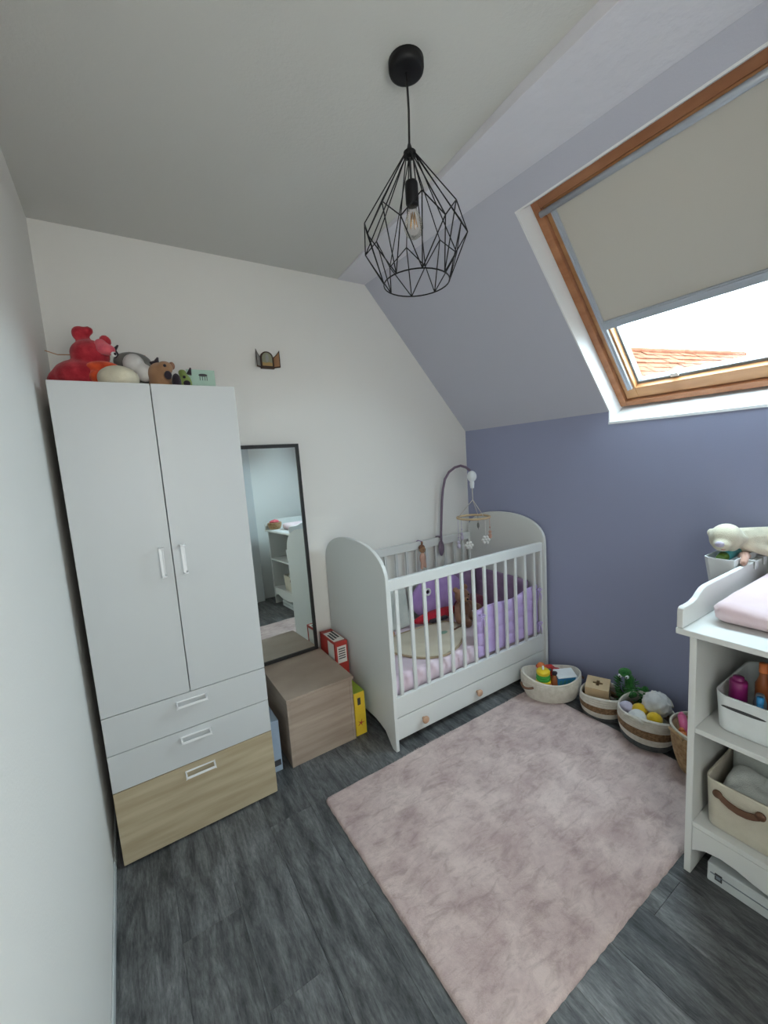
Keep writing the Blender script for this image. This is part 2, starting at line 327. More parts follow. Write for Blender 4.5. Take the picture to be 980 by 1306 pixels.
# rough painted beam along the joint of ceiling and slope
bl = [(0, 1.453, 2.580), (-.35, 1.428, 2.572), (-.7, 1.412, 2.563), (-1.046, 1.398, 2.555), (-1.434, 1.366, 2.545), (-1.604, 1.358, 2.541), (-1.9, 1.348, 2.535), (YS, 1.345, 2.53)]
br = [(0, 1.645, 2.580), (-.35, 1.640, 2.573), (-.7, 1.628, 2.565), (-1.046, 1.605, 2.558), (-1.434, 1.56, 2.549), (-1.604, 1.548, 2.546), (-1.9, 1.520, 2.538), (YS, 1.51, 2.53)]
vs = []
for (y, x0, z0), (_, x1, z1) in zip(bl, br): vs += [(x0, y, H+.001), (x0, y, z0), (x1, y, z1), (1.70, y, z1-.0), (1.70, y, H+.001)]
fs = [(i*5+j, i*5+(j+1) % 5, (i+1)*5+(j+1) % 5, (i+1)*5+j) for i in range(len(bl)-1) for j in range(5)]+[(0, 1, 2, 3, 4), tuple(range(5*len(bl)-1, 5*len(bl)-6, -1))]
struct(MB().add(vs, fs).build('trim_1', 'beam', bevel=0.006, segs=3))
# skirting on the left wall
struct(MB().box(0, .007, YS, -.0, 0, .038).build('baseboard_left', 'scale_grey', bevel=.003))
struct(MB().box(1.11, 1.62, YS, YS+.09, 0, H).build('trim_3', 'white', bevel=.004))   # boxed-in casing behind the camera, seen in the mirror
# white lining boards of the roof window
tr = MB()
P_L = [(1.734, 2.476), (2.4545, 1.6575), (2.4545, 1.590), (2.60, 1.665), (1.8255, 2.531)]
tr.prism(P_L, XZ, SKY0-.006, SKY0)
tr.prism(P_L, XZ, SKY1, SKY1+.006)
tr.prism([(2.4525, 1.588), (2.4525, 1.600), (2.60, 1.685), (2.60, 1.66)], XZ, SKY1, SKY0)
tr.prism([(1.733, 2.476), (1.737, 2.470), (1.8255, 2.523), (1.8225, 2.530)], XZ, SKY1, SKY0)
struct(tr.build('trim_2', 'reveal'))

# roof window
win = bpy.data.objects.new('window_1', None); COL.objects.link(win); win.location = slope(.73, (SKY0+SKY1)/2, .1); ROOT['window_1'] = win.location.copy(); struct(win)
A, B = SKY0-.007, SKY1+.007; s0, s1 = .160, 1.288
def bars(name, mt, a0, a1, y0, y1, n0, n1, w, wt_=None, wb_=None, bev=.003):
    wt_ = wt_ or w; wb_ = wb_ or w
    MB().box(a0, a1, y0-w, y0, n0, n1, T=sidx).build(name, mt, win, bevel=bev)
    MB().box(a0, a1, y1, y1+w, n0, n1, T=sidx).build(name, mt, win, bevel=bev)
    MB().box(a0, a0+wt_, y1+w, y0-w, n0, n1, T=sidx).build(name, mt, win, bevel=bev)
    MB().box(a1-wb_, a1, y1+w, y0-w, n0, n1, T=sidx).build(name, mt, win, bevel=bev)
bars('frame_rail', 'pine', s0, s1, A, B, .100, .20, .034, .040, .030)
bars('sash_rail', 'pine2', s0+.043, s1-.033, A-.037, B+.037, .118, .19, .062, .05, .062)
bars('gasket', 'gasket', s0+.094, s1-.096, A-.100, B+.100, .150, .19, .010, .010, .014, bev=0)
g = MB().box(s0+.104, s1-.108, B+.11, A-.11, .165, .169, T=sidx).build('pane', 'glass', win)
for yy in (-1.36, -1.74, -2.10):
    MB().box(s1-.125, s1-.105, yy-.035, yy+.0, .140, .152, T=sidx).build('clip', 'whitemetal', win, bevel=.003)
# blind
bd = thing('roller_blind', 'grey beige roller blind pulled two thirds down over the roof window', 'blind', slope(.23, (A+B)/2, .1))
MB().box(.232, .800, B+.085, A-.085, .112, .114, T=sidx).build('blind_cloth', 'blind', bd)
MB().tube([slope(.221, A-.030, .093), slope(.221, B+.030, .093)], .013, 14).build('cassette', 'grey_alu', bd)
MB().box(.783, .828, B+.080, A-.080, .104, .118, T=sidx).box(.790, .797, B+.080, A-.080, .100, .105, T=sidx).build('bottom_bar', 'grey_alu', bd, bevel=.002)
for y in (A-.068, B+.088):
    MB().box(.235, 1.19, y-.020, y, .104, .122, T=sidx).box(.235, 1.19, y-.006, y, .098, .105, T=sidx).build('side_rail', 'grey_alu', bd, bevel=.001)

# neighbouring roof outside
nb = thing('neighbour_house', 'orange tiled roof seen through the roof window', 'house', (14, 3, 0))
M['roof_tile'] = mat('orange_clay_tiles', srgb(100, 62, 46), 0.9, col2=srgb(84, 50, 36), vscale=3, spec=0.02, bump=0.3, bscale=9)
M['render_wall'] = mat('pale_house_render', srgb(200, 190, 175), 0.9)
Rg0, Rg1 = Vector((6.2, 4.87, 3.9)), Vector((16.4, 2.53, 3.9)); rd = (Rg1-Rg0).normalized(); dn = Vector((-rd.y*-1, 0, 0)); dn = rd.cross(Vector((0, 0, 1))).normalized()
if dn.dot(Vector((-1, -1, 0))) < 0: dn = -dn
drop = (dn*math.cos(math.radians(36))-Vector((0, 0, math.sin(math.radians(36))))); nrm = rd.cross(drop).normalized()
if nrm.z < 0: nrm = -nrm
t = MB(); ln = (Rg1-Rg0).length
for i in range(14):
    for j in range(int(ln/.28)):
        a = Rg0+rd*(j*.28)+drop*(i*.26)+nrm*.0; jj = random.uniform(-.01, .01)
        b0, b1 = a+nrm*(.02+jj), a+rd*.27+nrm*(.02+jj); c0, c1 = b0+drop*.27+nrm*.02, b1+drop*.27+nrm*.02
        q0, q1 = c0-nrm*.03, c1-nrm*.03
        t.add([b0, b1, c1, c0, q1, q0], [(0, 1, 2, 3), (3, 2, 4, 5)])
o = t.build('roof_tiles', 'roof_tile', nb, merge=False); o['kind'] = 'stuff'
MB().tube([Rg0+Vector((0, 0, .02)), Rg1+Vector((0, 0, .02))], .09, 8).build('ridge', 'roof_tile', nb)
E0, E1 = Rg0+drop*3.7, Rg1+drop*3.7; back = -dn*6
MB().add([Rg0-nrm*.05, Rg1-nrm*.05, E1-nrm*.05, E0-nrm*.05, E0+back*1.0-Vector((0,0,0)), E1+back], [(0, 1, 2, 3), (0, 4, 5, 1)]).build('roof_deck', 'roof_tile', nb)
e0, e1 = E0-dn*.4, E1-dn*.4
MB().add([(e0.x, e0.y, 0), (e1.x, e1.y, 0), (e1.x, e1.y, e1.z), (e0.x, e0.y, e0.z), *[(p.x+back.x*.9, p.y+back.y*.9, z) for p, z in ((e0, 0), (e1, 0), (e1, e1.z), (e0, e0.z))]],
         [(0, 1, 2, 3), (5, 4, 7, 6), (1, 5, 6, 2), (4, 0, 3, 7)]).build('house_wall', 'render_wall', nb)

# ------------------------------------------------------------------ wardrobe
wx0, wx1, wy = .032, .630, -.588
wd = thing('wardrobe', 'tall white two-door wardrobe with three drawers, the lowest in light oak', 'wardrobe', ((wx0+wx1)/2, -.3, 0))
t = MB(); yb = -.012; yf = wy+.018
t.box(wx0, wx0+.016, yf, yb, .012, 1.805).box(wx1-.016, wx1, yf, yb, .012, 1.805).box(wx0+.016, wx1-.016, yf, yb, 1.789, 1.805)
t.box(wx0+.016, wx1-.016, yf, yb, .012, .028).box(wx0+.016, wx1-.016, yf, yb, .600, .616).box(wx0+.016, wx1-.016, yb-.005, yb, .028, 1.789)
t.build('carcass', 'white2', wd, bevel=.001, segs=1)
t = MB()
for x in (wx0+.03, wx1-.03):
    for y in (yf+.04, yb-.04): MB().lathe([(0, 0), (.015, 0), (.015, .012), (0, .012)], (x, y, 0), 10).build('foot', 'dark', wd)
xm = (wx0+wx1)/2
def handle(parent, c, horiz=True):
    t = MB(); L = .056; d = .032; y0 = wy
    def bx(a0, a1, b0, b1, p0, p1):
        if horiz: t.box(c[0]+a0, c[0]+a1, y0-p1, y0-p0, c[1]+b0, c[1]+b1)
        else: t.box(c[0]+b0, c[0]+b1, y0-p1, y0-p0, c[1]+a0, c[1]+a1)
    bx(-L, L, .0065, .0115, 0, .004); bx(-L, -L+.005, -.0045, .0115, 0, d); bx(L-.005, L, -.0045, .0115, 0, d); bx(-L, L, -.0045, .0045, d-.005, d)
    return t.build('handle', 'whitemetal', parent, bevel=.0015)
for a, b, hx in ((wx0, xm-.0015, xm-.040), (xm+.0015, wx1, xm+.034)):
    d = MB().box(a, b, wy, yf-.001, .612, 1.810).build('door', 'white', wd, bevel=.0015)
    handle(d, (hx, 1.150), False)
for z0, z1, mt in ((.462, .609, 'white'), (.313, .459, 'white'), (.012, .310, 'oak')):
    d = MB().box(wx0, wx1, wy, yf-.001, z0, z1).build('drawer_front', mt, wd, bevel=.0015)
    if mt == 'oak': d['label'] = 'light oak lowest drawer front'
    handle(d, (xm, z1-.036), True)

# ------------------------------------------------------------------ wooden chest, mirror and boxes in the gap
ch = thing('wooden_chest', 'taupe wood-effect lidded chest between the wardrobe and the cot', 'chest', (.92, -.27, 0))
cx0, cx1, cy0, cy1 = .742, 1.100, -.480, -.045
MB().box(cx0, cx0+.016, cy0, cy1, 0, .342).build('side_panel', 'taupe', ch, bevel=.001, segs=1)
MB().box(cx1-.016, cx1, cy0, cy1, 0, .342).build('side_panel', 'taupe', ch, bevel=.001, segs=1)
MB().box(cx0+.016, cx1-.016, cy0+.002, cy0+.018, .0, .342).build('front_panel', 'taupe', ch, bevel=.001, segs=1)
MB().box(cx0+.016, cx1-.016, cy1-.016, cy1, .0, .342).build('back_panel', 'taupe', ch)
MB().box(cx0+.016, cx1-.016, cy0+.018, cy1-.016, .01, .025).build('bottom_panel', 'taupe', ch)
MB().box(cx0-.004, cx1+.006, cy0-.008, cy1, .343, .360).build('lid', 'taupe', ch, bevel=.002)

mr = thing('wall_mirror', 'tall black-framed mirror standing on the chest against the wall', 'mirror', (.893, -.058, .3615))
mx0, mx1, mz0, mz1 = .693, 1.093, .3615, 1.606; fw = .020; my = -.058
for a in ((mx0, mx0+fw, mz0, mz1), (mx1-fw, mx1, mz0, mz1), (mx0+fw, mx1-fw, mz0, mz0+fw), (mx0+fw, mx1-fw, mz1-fw, mz1)):
    MB().box(a[0], a[1], my-.014, my+.012, a[2], a[3]).build('frame', 'blackframe', mr, bevel=.001, segs=1)
MB().box(mx0+fw, mx1-fw, my-.008, my-.004, mz0+fw, mz1-fw).build('mirror_glass', 'mirror', mr)
MB().box(mx0+fw, mx1-fw, my-.0035, my+.006, mz0+fw, mz1-fw).build('backing', 'dark', mr)
mr.rotation_euler = (-.021, 0, .023)

rb = thing('game_box', 'red cardboard box with white labels wedged behind the chest beside the cot', 'box', (1.155, -.16, 0))
MB().box(1.118, 1.196, -.262, -.045, 0, .455).build('carton', 'card_red', rb, bevel=.001, segs=1)
MB().box(1.128, 1.186, -.2635, -.262, .33, .43).build('label', 'card_white', rb)
t = MB()
for i in range(5): t.box(1.135, 1.178, -.2645, -.2635, .355+i*.014, .361+i*.014)
t.build('print', 'ink_dark', rb)
MB().box(1.122, 1.190, -.24, -.09, .455, .4562).build('top_label', 'card_white', rb)
t = MB()
for k in range(3): t.box(1.128+.02*k, 1.140+.02*k, -.215+.01*k, -.13+.02*k, .4562, .457)
t.build('print', 'ink_dark', rb)
MB().box(1.1165, 1.118, -.24, -.16, .30, .44).build('side_picture', 'card_white', rb)

yb_ = thing('puzzle_box', 'yellow and green box standing between the chest and the cot', 'box', (1.15, -.45, 0))
MB().box(1.108, 1.172, -.470, -.30, 0, .245).build('carton', 'card_yellow', yb_, bevel=.001, segs=1)
MB().box(1.1085, 1.1715, -.469, -.301, .245, .2465).box(1.172, 1.1735, -.469, -.301, .001, .245).build('green_side', 'card_green', yb_)
t = MB().box(1.128, 1.146, -.4715, -.470, .175, .215); t.build('label', 'ink_dark', yb_)
t = MB()
for a in range(5):
    an = 2*PI*a/5; t.prism([(1.14+.004*math.cos(an+2), .07+.004*math.sin(an+2)), (1.14+.022*math.cos(an), .07+.022*math.sin(an)), (1.14+.004*math.cos(an-2), .07+.004*math.sin(an-2))], XZ, -.4715, -.470)
t.build('star_print', 'card_red', yb_)
bb = thing('flat_box', 'blue-grey flat box standing between the wardrobe and the chest', 'box', (.68, -.3, 0))
MB().box(.655, .700, -.455, -.12, 0, .262).build('carton', 'card_blue_grey', bb, bevel=.001, segs=1)
MB().box(.662, .694, -.4565, -.455, .03, .06).build('print', 'ink_dark', bb)

# ------------------------------------------------------------------ cot
cb = thing('baby_cot', 'white slatted baby cot with round-topped ends and a drawer', 'cot', (1.82, -.36, 0))
qx0, qx1, qy0, qy1 = 1.210, 2.440, -.705, -.018
def endpanel(x0, x1):
    cy = (qy0+qy1)/2; hw = (qy1-qy0)/2; pts = []
    zb = .88; ht = .185
    pts.append((qy0, 0)); 
    for i in range(0, 41):
        a = PI-PI*i/40; c_, s_ = math.cos(a), math.sin(a)
        e = 2/2.35
        pts.append((cy+hw*math.copysign(abs(c_)**e, c_), zb+ht*abs(s_)**e))
    pts.append((qy1, 0)); pts.append((qy1-.035, 0))
    for i in range(0, 13):
        u = i/12; pts.append((qy1-.05-(2*hw-.10)*u, .015+.085*math.sin(PI*u)**.35))
    pts.append((qy0+.035, 0))
    out = []
    for p in pts:
        if not out or (abs(out[-1][0]-p[0])+abs(out[-1][1]-p[1])) > 1e-4: out.append(p)
    return MB().prism(out, YZ, x0, x1).build('end_panel', 'white2', cb, bevel=.003)
endpanel(qx0, qx0+.020); endpanel(qx1-.020, qx1)
ix0, ix1 = qx0+.020, qx1-.020
fy = -.690
def side(y0, y1, low):
    MB().box(ix0, ix1, y0, y1, .835, .892).build('top_rail', 'white2', cb, bevel=.004)
    MB().box(ix0, ix1, y0, y1, low, .275).build('bottom_rail', 'white2', cb, bevel=.003)
    for x in (ix0, ix1-.018): MB().box(x, x+.018, y0+.002, y1-.002, .275, .835).build('post', 'white2', cb, bevel=.002, segs=1)
    first = None; n = 13; a, b = 1.284, 2.345
    for i in range(n):
        x = a+(b-a)*i/(n-1); yc = (y0+y1)/2
        if first is None:
            first = MB().box(x-.010, x+.010, yc-.007, yc+.007, .274, .836).build('slat', 'white2', cb, bevel=.003); xf = x
        else:
            o = first.copy(); COL.objects.link(o); o.location = (x-xf, 0, 0)
side(fy, fy+.024, .168)
side(-.046, -.022, .168)
for i in (0,):
    dr = MB().box(ix0+.003, ix1-.003, fy+.002, fy+.020, .045, .163).box(ix0+.01, ix1-.01, fy+.02, -.06, .05, .058).build('drawer', 'white2', cb, bevel=.002)
    for x in (1.402, 1.80, 2.185):
        prof = [(.008, 0), (.008, .010), (.016, .014), (.020, .020), (.020, .026), (.014, .032), (0, .034)]
        t = MB().lathe(prof, (0, 0, 0), 16); t.v = [(x+v[0], fy+.002-v[2], .104+v[1]) for v in t.v]
        t.build('knob', 'knob', dr)
MB().box(ix0, ix1, fy+.024, -.046, .225, .240).build('mattress_base', 'white2', cb)
t = MB()
for x in (qx0-.002,):
    for z in (.25, .86, .20): t.lathe([(0, 0), (.004, 0), (.004, .002), (0, .002)], (0, 0, 0), 8)
# mattress with a fitted sheet
def puffy(x0, x1, y0, y1, z0, z1, r, nx=60, ny=30, bulge=.0, fn=None, wob=0.0, ws=6):
    vs = []; fs = []; t = MB()
    def ring(k):       # rounded-rect outline offset inwards k
        pass
    prof = [(0.0, r)]+[(r-r*math.sin(a*PI/16), r-r*math.cos(a*PI/16)) for a in range(8, -1, -1)]
    # build as grid top and mirrored bottom using superellipse falloff
    for top in (1, 0):
        o = len(vs)
        for i in range(nx+1):
            for j in range(ny+1):
                u = i/nx; v = j/ny; x = x0+(x1-x0)*u; y = y0+(y1-y0)*v
                d = min(x-x0, x1-x, y-y0, y1-y)
                # rounded corner distance
                ddx = max(r-(x-x0), r-(x1-x), 0); ddy = max(r-(y-y0), r-(y1-y), 0)
                q = min(1, math.hypot(ddx, ddy)/r); k = math.sqrt(max(0, 1-q*q))
                hz = (z1-z0)/2; z = (z0+z1)/2+(1 if top else -1)*(hz-min(r, hz)*(1-k))
                if top: z += bulge*math.sin(PI*u)*math.sin(PI*v)+(wob*noise.noise((x*ws, y*ws, 3.1)) if wob else 0)*k
                if q >= 1 and ddx > 0 and ddy > 0:   # pull corner onto the arc
                    s_ = r/math.hypot(ddx, ddy); sx = x0+r if x < (x0+x1)/2 else x1-r; sy = y0+r if y < (y0+y1)/2 else y1-r
                    x = sx+(x-sx)*s_; y = sy+(y-sy)*s_
                vs.append(Vector((x, y, z)))
        for i in range(nx):
            for j in range(ny):
                a = o+i*(ny+1)+j; fs.append((a, a+1, a+ny+2, a+ny+1))
    n = (nx+1)*(ny+1)
    per = [i*(ny+1) for i in range(nx+1)]+[nx*(ny+1)+j for j in range(1, ny+1)]+[i*(ny+1)+ny for i in range(nx-1, -1, -1)]+[j for j in range(ny-1, 0, -1)]
    for a, b in zip(per, per[1:]+per[:1]): fs.append((a, b, b+n, a+n))
    if fn: vs = [fn(v) for v in vs]
    return t.add(vs, fs, 0, True)
mt = thing('cot_mattress', 'cot mattress in a pale pink fitted sheet inside the white cot', 'mattress', (1.82, -.36, .24))
def bulgef(v):
    if v.y < -.6:      # sheet pillows out between the slats
        ph = (v.x-1.284)/(2.345-1.284)*12
        v.y += .009*(math.cos(2*PI*ph)-1)*-.5*-1 if False else -.006*(0.5-0.5*math.cos(2*PI*ph))*-1*-1
    return v
puffy(ix0+.004, ix1-.004, -.645, -.052, .2405, .352, .03, 150, 40, fn=bulgef, wob=.006).build('sheet', 'sheet_pink', mt)

def quilt(fnp, u0, u1, z0, z1, nu, nv, th, puff, name, mats, parent=None, base=None, wave=.01, seed=0, topfn=None):
    # vertical padded panel following fnp(u) -> (x, y, normal), z0..z1, nu x nv stitched cells
    NU, NV = nu*8, nv*8; vs = []; fs = []
    for side_ in (1, -1):
        for i in range(NU+1):
            for j in range(NV+1):
                u = u0+(u1-u0)*i/NU; v = j/NV
                p, nrm = fnp(u)
                k = (abs(math.sin(PI*nu*i/NU))*abs(math.sin(PI*nv*j/NV)))**.45
                edge = min(1, min(i, NU-i, j, NV-j)/1.5)
                zt = z1+(topfn(i/NU) if topfn else 0)+wave*noise.noise((u*6, seed, 0))
                z = z0+(zt-z0)*v
                off = side_*(th*.2*edge+puff*k)+wave*noise.noise((u*5, v*2.5, seed+4))
                vs.append(Vector((p[0]+nrm[0]*off, p[1]+nrm[1]*off, z)))
        o = len(vs)-(NU+1)*(NV+1)
        for i in range(NU):
            for j in range(NV):
                a = o+i*(NV+1)+j; fs.append((a, a+1, a+NV+2, a+NV+1))
    return MB().add(vs, fs, 0, True).build(name, mats, parent, base)
# lilac bumper: along the front right half
fb = thing('cot_bumper', 'light lilac quilted bumper tied along the front right slats of the cot', 'bumper', (2.1, -.655, .279), 'quilted bumpers inside the cot')
quilt(lambda u: ((u, -.6535), (0, 1)), 1.845, 2.412, .279, .568, 5, 4, .012, .010, 'quilted_panel', 'cloth_lilac', fb, wave=.004, topfn=lambda t: .03*t+(.012*math.sin(t*9)), seed=2)
t = MB()
for (x, z) in ((2.372, .585), (2.372, .36), (1.859, .545)):
    t = MB()
    for s_ in (-1, 1):
        t.tube([(x, -.668, z), (x+.010*s_, -.697, z+.012), (x+.022*s_, -.699, z+.004), (x+.006*s_, -.697, z-.006), (x+.002*s_, -.690, z)], .0035, 6)
        t.tube([(x, -.690, z), (x+.012*s_, -.699, z-.03), (x+.016*s_, -.698, z-.065)], [.003, .0035, .002], 6)
    t.build('ribbon_tie', 'cloth_lilac', fb)
rbm = thing('cot_bumper', 'mauve quilted bumper along the wall side of the cot at the right', 'bumper', (2.1, -.07, .353), 'quilted bumpers inside the cot')
quilt(lambda u: ((u, -.073), (0, -1)), 2.00, 2.385, .354, .68, 5, 3, .012, .009, 'quilted_panel', 'cloth_mauve', rbm, seed=5)
quilt(lambda u: ((2.398, u), (-1, 0)), -.59, -.10, .354, .63, 4, 3, .010, .008, 'quilted_panel', 'cloth_mauve', rbm, seed=8)

# plush helpers
def plush(name, label, cat, base, parts, details=(), vox=.007, sm=3, group=None):
    """parts: (material, [(kind, ...)]) ; first is the body"""
    th = thing(name, label, cat, base, group); prim = None
    for nm, mt_, prims in parts:
        t = MB()
        for p in prims:
            if p[0] == 'b': t.ball(p[1], p[2], 20, rot=p[3] if len(p) > 3 else None)
            else: t.tube(p[1], p[2], 12)
            if p[0] == 't':
                rr = p[2] if isinstance(p[2], (list, tuple)) else [p[2]]*len(p[1])
                t.ball(p[1][0], rr[0], 12); t.ball(p[1][-1], rr[-1], 12)
        t.build(nm, mt_, th, remesh=vox, smooth_it=sm)
    for nm, mt_, prims in details:
        t = MB()
        for p in prims:
            if p[0] == 'b': t.ball(p[1], p[2], 12, rot=p[3] if len(p) > 3 else None)
            else: t.tube(p[1], p[2], 8)
        t.build(nm, mt_, th)
    return th

# in the cot
pu = thing('plush_cushion', 'purple round face cushion with crimson hem at the back of the cot', 'cushion', (1.78, -.20, .353))
t = MB().ball((1.985, -.145, .510), (.235, .048, .156), 28); t.build('cushion', 'cloth_purple', pu)
def band(v): return v
t = MB().ball((1.93, -.195, .394), (.205, .036, .040), 24); t.build('hem', 'cloth_crimson', pu)
t = MB().tube([(1.865+.022*math.cos(a*PI/8), -.187+.001*math.sin(a*PI/8), .570+.022*math.sin(a*PI/8)) for a in range(16)], .006, 6, closed=True); t.build('eye_ring', 'plush_white', pu)
MB().ball((1.865, -.186, .570), (.012, .006, .012), 12).build('eye', 'plush_dark', pu)
for x in (1.86, 2.11): MB().ball((x, -.145, .655), (.035, .018, .040), 14).build('ear', 'cloth_purple', pu)
ml = thing('plum_pillow', 'dark plum pillow lying behind the brown teddy in the cot', 'pillow', (2.25, -.2, .353))
puffy(2.10, 2.37, -.25, -.11, .354, .445, .04, 30, 16).build('pillow', 'cloth_plum', ml)
BX, BY = 2.075, -.30
plush('teddy_bear', 'brown teddy bear slumped in the middle of the cot', 'soft toy', (BX, BY, .353), [
    ('body', 'plush_brown', [('b', (BX, BY, .425), (.062, .055, .07)), ('b', (BX-.02, BY-.02, .53), (.055, .05, .05)), ('b', (BX-.06, BY, .575), .020), ('b', (BX+.025, BY, .58), .020),
     ('t', [(BX-.05, BY-.01, .46), (BX-.10, BY-.05, .43), (BX-.12, BY-.09, .40)], [.024, .022, .022]), ('t', [(BX+.05, BY-.01, .46), (BX+.10, BY-.05, .43)], .023),
     ('t', [(BX-.03, BY-.04, .385), (BX-.07, BY-.12, .380)], .028), ('t', [(BX+.03, BY-.04, .385), (BX+.06, BY-.12, .380)], .028)]),
    ('muzzle', 'plush_tan', [('b', (BX-.03, BY-.062, .518), (.026, .022, .02))])],
    [('nose', 'plush_dark', [('b', (BX-.032, BY-.084, .526), .007)]), ('eye', 'plush_dark', [('b', (BX-.046, BY-.066, .548), .005)]), ('eye', 'plush_dark', [('b', (BX-.004, BY-.066, .548), .005)])], vox=.006)
pi = thing('white_pillow', 'small white pillow leaning against the back slats at the left of the cot', 'pillow', (1.59, -.12, .353))
def lean(v): return Vector((v.x, -.062-(v.z-.354)-(.64-v.y)*.16, .356+(v.y-.37)))
puffy(1.44, 1.735, .37, .64, .354, .424, .033, 24, 36, fn=lean).build('pillow', 'cloth_grey_white', pi)
plush('bunny_toy', 'tiny beige and pink soft toy sitting in front of the white pillow in the cot', 'soft toy', (1.51, -.225, .353), [
    ('body', 'plush_tan', [('b', (1.515, -.225, .382), (.035, .028, .026)), ('b', (1.505, -.225, .425), .024), ('t', [(1.495, -.225, .44), (1.485, -.225, .478)], .009), ('t', [(1.52, -.225, .44), (1.53, -.225, .475)], .009)])],
    [('nose', 'plush_pink', [('b', (1.506, -.250, .424), .006)])], vox=.005)
# sleeping bag / blanket: cream with beige piping
bk = thing('baby_blanket', 'cream padded baby blanket with beige piping lying flat in the cot', 'blanket', (1.75, -.42, .353))
outl = [(1.36, -.30), (1.42, -.43), (1.50, -.565), (1.62, -.625), (1.74, -.60), (1.84, -.54), (1.92, -.47), (1.98, -.40), (1.96, -.28), (1.84, -.235), (1.66, -.225), (1.50, -.235)]
def cr(P, k=8):
    o = []; n = len(P)
    for i in range(n):
        p0, p1, p2, p3 = [Vector(P[(i+d) % n]) for d in (-1, 0, 1, 2)]
        for q in range(k):
            t_ = q/k; o.append(.5*((2*p1)+(-p0+p2)*t_+(2*p0-5*p1+4*p2-p3)*t_*t_+(-p0+3*p1-3*p2+p3)*t_**3))
    return o
oc = cr(outl); cxy = Vector((1.70, -.41)); vs = []; fs = []; n = len(oc); K = 10
def bz(p, k): return .361+.012*(1-k**4)+.006*noise.noise((p[0]*14, p[1]*14, 1))*(1-k**6)
for k in range(K+1):
    for p in oc:
        q = cxy+(p-cxy)*(k/K) if k else cxy+(p-cxy)*.02
        vs.append((q.x, q.y, bz(q, k/K)))
for k in range(K):
    for i in range(n): fs.append((k*n+i, k*n+(i+1) % n, (k+1)*n+(i+1) % n, (k+1)*n+i))
fs.append(tuple(range(n)))
o0 = len(vs); vs += [(p.x, p.y, .3565) for p in oc]; fs += [(K*n+i, K*n+(i+1) % n, o0+(i+1) % n, o0+i) for i in range(n)]; fs.append(tuple(o0+i for i in range(n)))
MB().add(vs, fs, 0, True).build('padded_cloth', 'cloth_cream', bk)
MB().tube([(p.x, p.y, .361) for p in oc], .0065, 8, closed=True).build('piping', 'cloth_beige_edge', bk)
MB().ball((1.80, -.41, .374), (.030, .020, .004), 14).build('applique', 'cloth_sage', bk)
MB().tube([(1.88, -.42, .373), (1.96, -.40, .368)], .006, 6).build('strap', 'leather_brown', bk)
cp = thing('crimson_cloth', 'small folded dark green cloth strip lying below the purple cushion', 'cloth', (1.9, -.27, .37))
cp['category'] = 'cloth'; cp.name = 'folded_cloth'
ROOT['folded_cloth'] = ROOT['crimson_cloth']
puffy(1.83, 1.98, -.262, -.215, .372, .392, .010, 16, 8).build('cloth', 'plush_dark', cp)

# hanging toy and dummy clip on the back rail
RX, RY = 1.925, -.073
plush('cloth_doll', 'small pink cloth doll hanging on the back rail of the cot', 'doll', (RX, RY, .70), [
    ('dress', 'plush_pinkskin', [('b', (RX, RY, .775), (.024, .020, .045)), ('t', [(RX, RY, .75), (RX-.012, RY, .705)], [.016, .010]), ('t', [(RX+.01, RY, .75), (RX+.02, RY, .71)], [.014, .010])]),
    ('head', 'plush_tan', [('b', (RX, RY-.002, .838), (.024, .021, .026))]),
    ('hair', 'plush_brown', [('b', (RX, RY+.004, .852), (.025, .020, .020)), ('b', (RX, RY, .885), (.008, .008, .014))])],
    [('hanging_ribbon', 'cloth_mauve', [('t', [(RX, RY, .86), (RX, RY, .895), (RX-.012, -.048, .902), (RX-.012, -.034, .897), (RX-.012, -.019, .880)], .0035)]),
     ('eye', 'plush_dark', [('b', (RX-.008, RY-.024, .840), .003)]), ('eye', 'plush_dark', [('b', (RX+.008, RY-.024, .840), .003)])], vox=.004, sm=2)
# cot mobile
mo = thing('cot_mobile', 'cot mobile on a curved mauve arm clamped to the back rail', 'mobile', (2.105, -.034, .84))
pts = [(2.112, -.060, .84), (2.115, -.06, .93), (2.125, -.062, 1.05), (2.135, -.064, 1.16), (2.145, -.068, 1.24), (2.155, -.085, 1.315), (2.170, -.115, 1.365), (2.185, -.16, 1.395), (2.195, -.21, 1.405), (2.203, -.255, 1.392), (2.208, -.285, 1.37)]
MB().tube(pts, .009, 10).build('arm', 'violet_grey_plastic', mo)
t = MB().ball((2.112, -.058, .815), (.026, .012, .060), 14).box(2.100, 2.124, -.062, -.012, .893, .901).box(2.100, 2.124, -.020, -.012, .86, .90)
t.build('clamp', 'violet_grey_plastic', mo)
HX, HY = 2.208, -.300
MB().ball((HX, HY, 1.330), (.032, .032, .038), 18).lathe([(.012, -.06), (.016, -.03), (.014, 0)], (HX, HY, 1.31), 10).build('motor_hub', 'plastic_white', mo)
MB().tube([(HX, HY, 1.255), (HX, HY, 1.17)], .003, 6).build('cord', 'rope_white', mo)
t = MB()
for k in range(3):
    a = .5+2*PI*k/3; t.tube([(HX, HY, 1.17), (HX+.105*math.cos(a), HY+.105*math.sin(a), 1.055)], .0022, 6)
t.build('cords', 'rope_white', mo)
MB().tube([(HX+.11*math.cos(a*PI/18), HY+.11*math.sin(a*PI/18), 1.05) for a in range(36)], .0075, 8, closed=True).build('ring', 'beech_toy', mo)
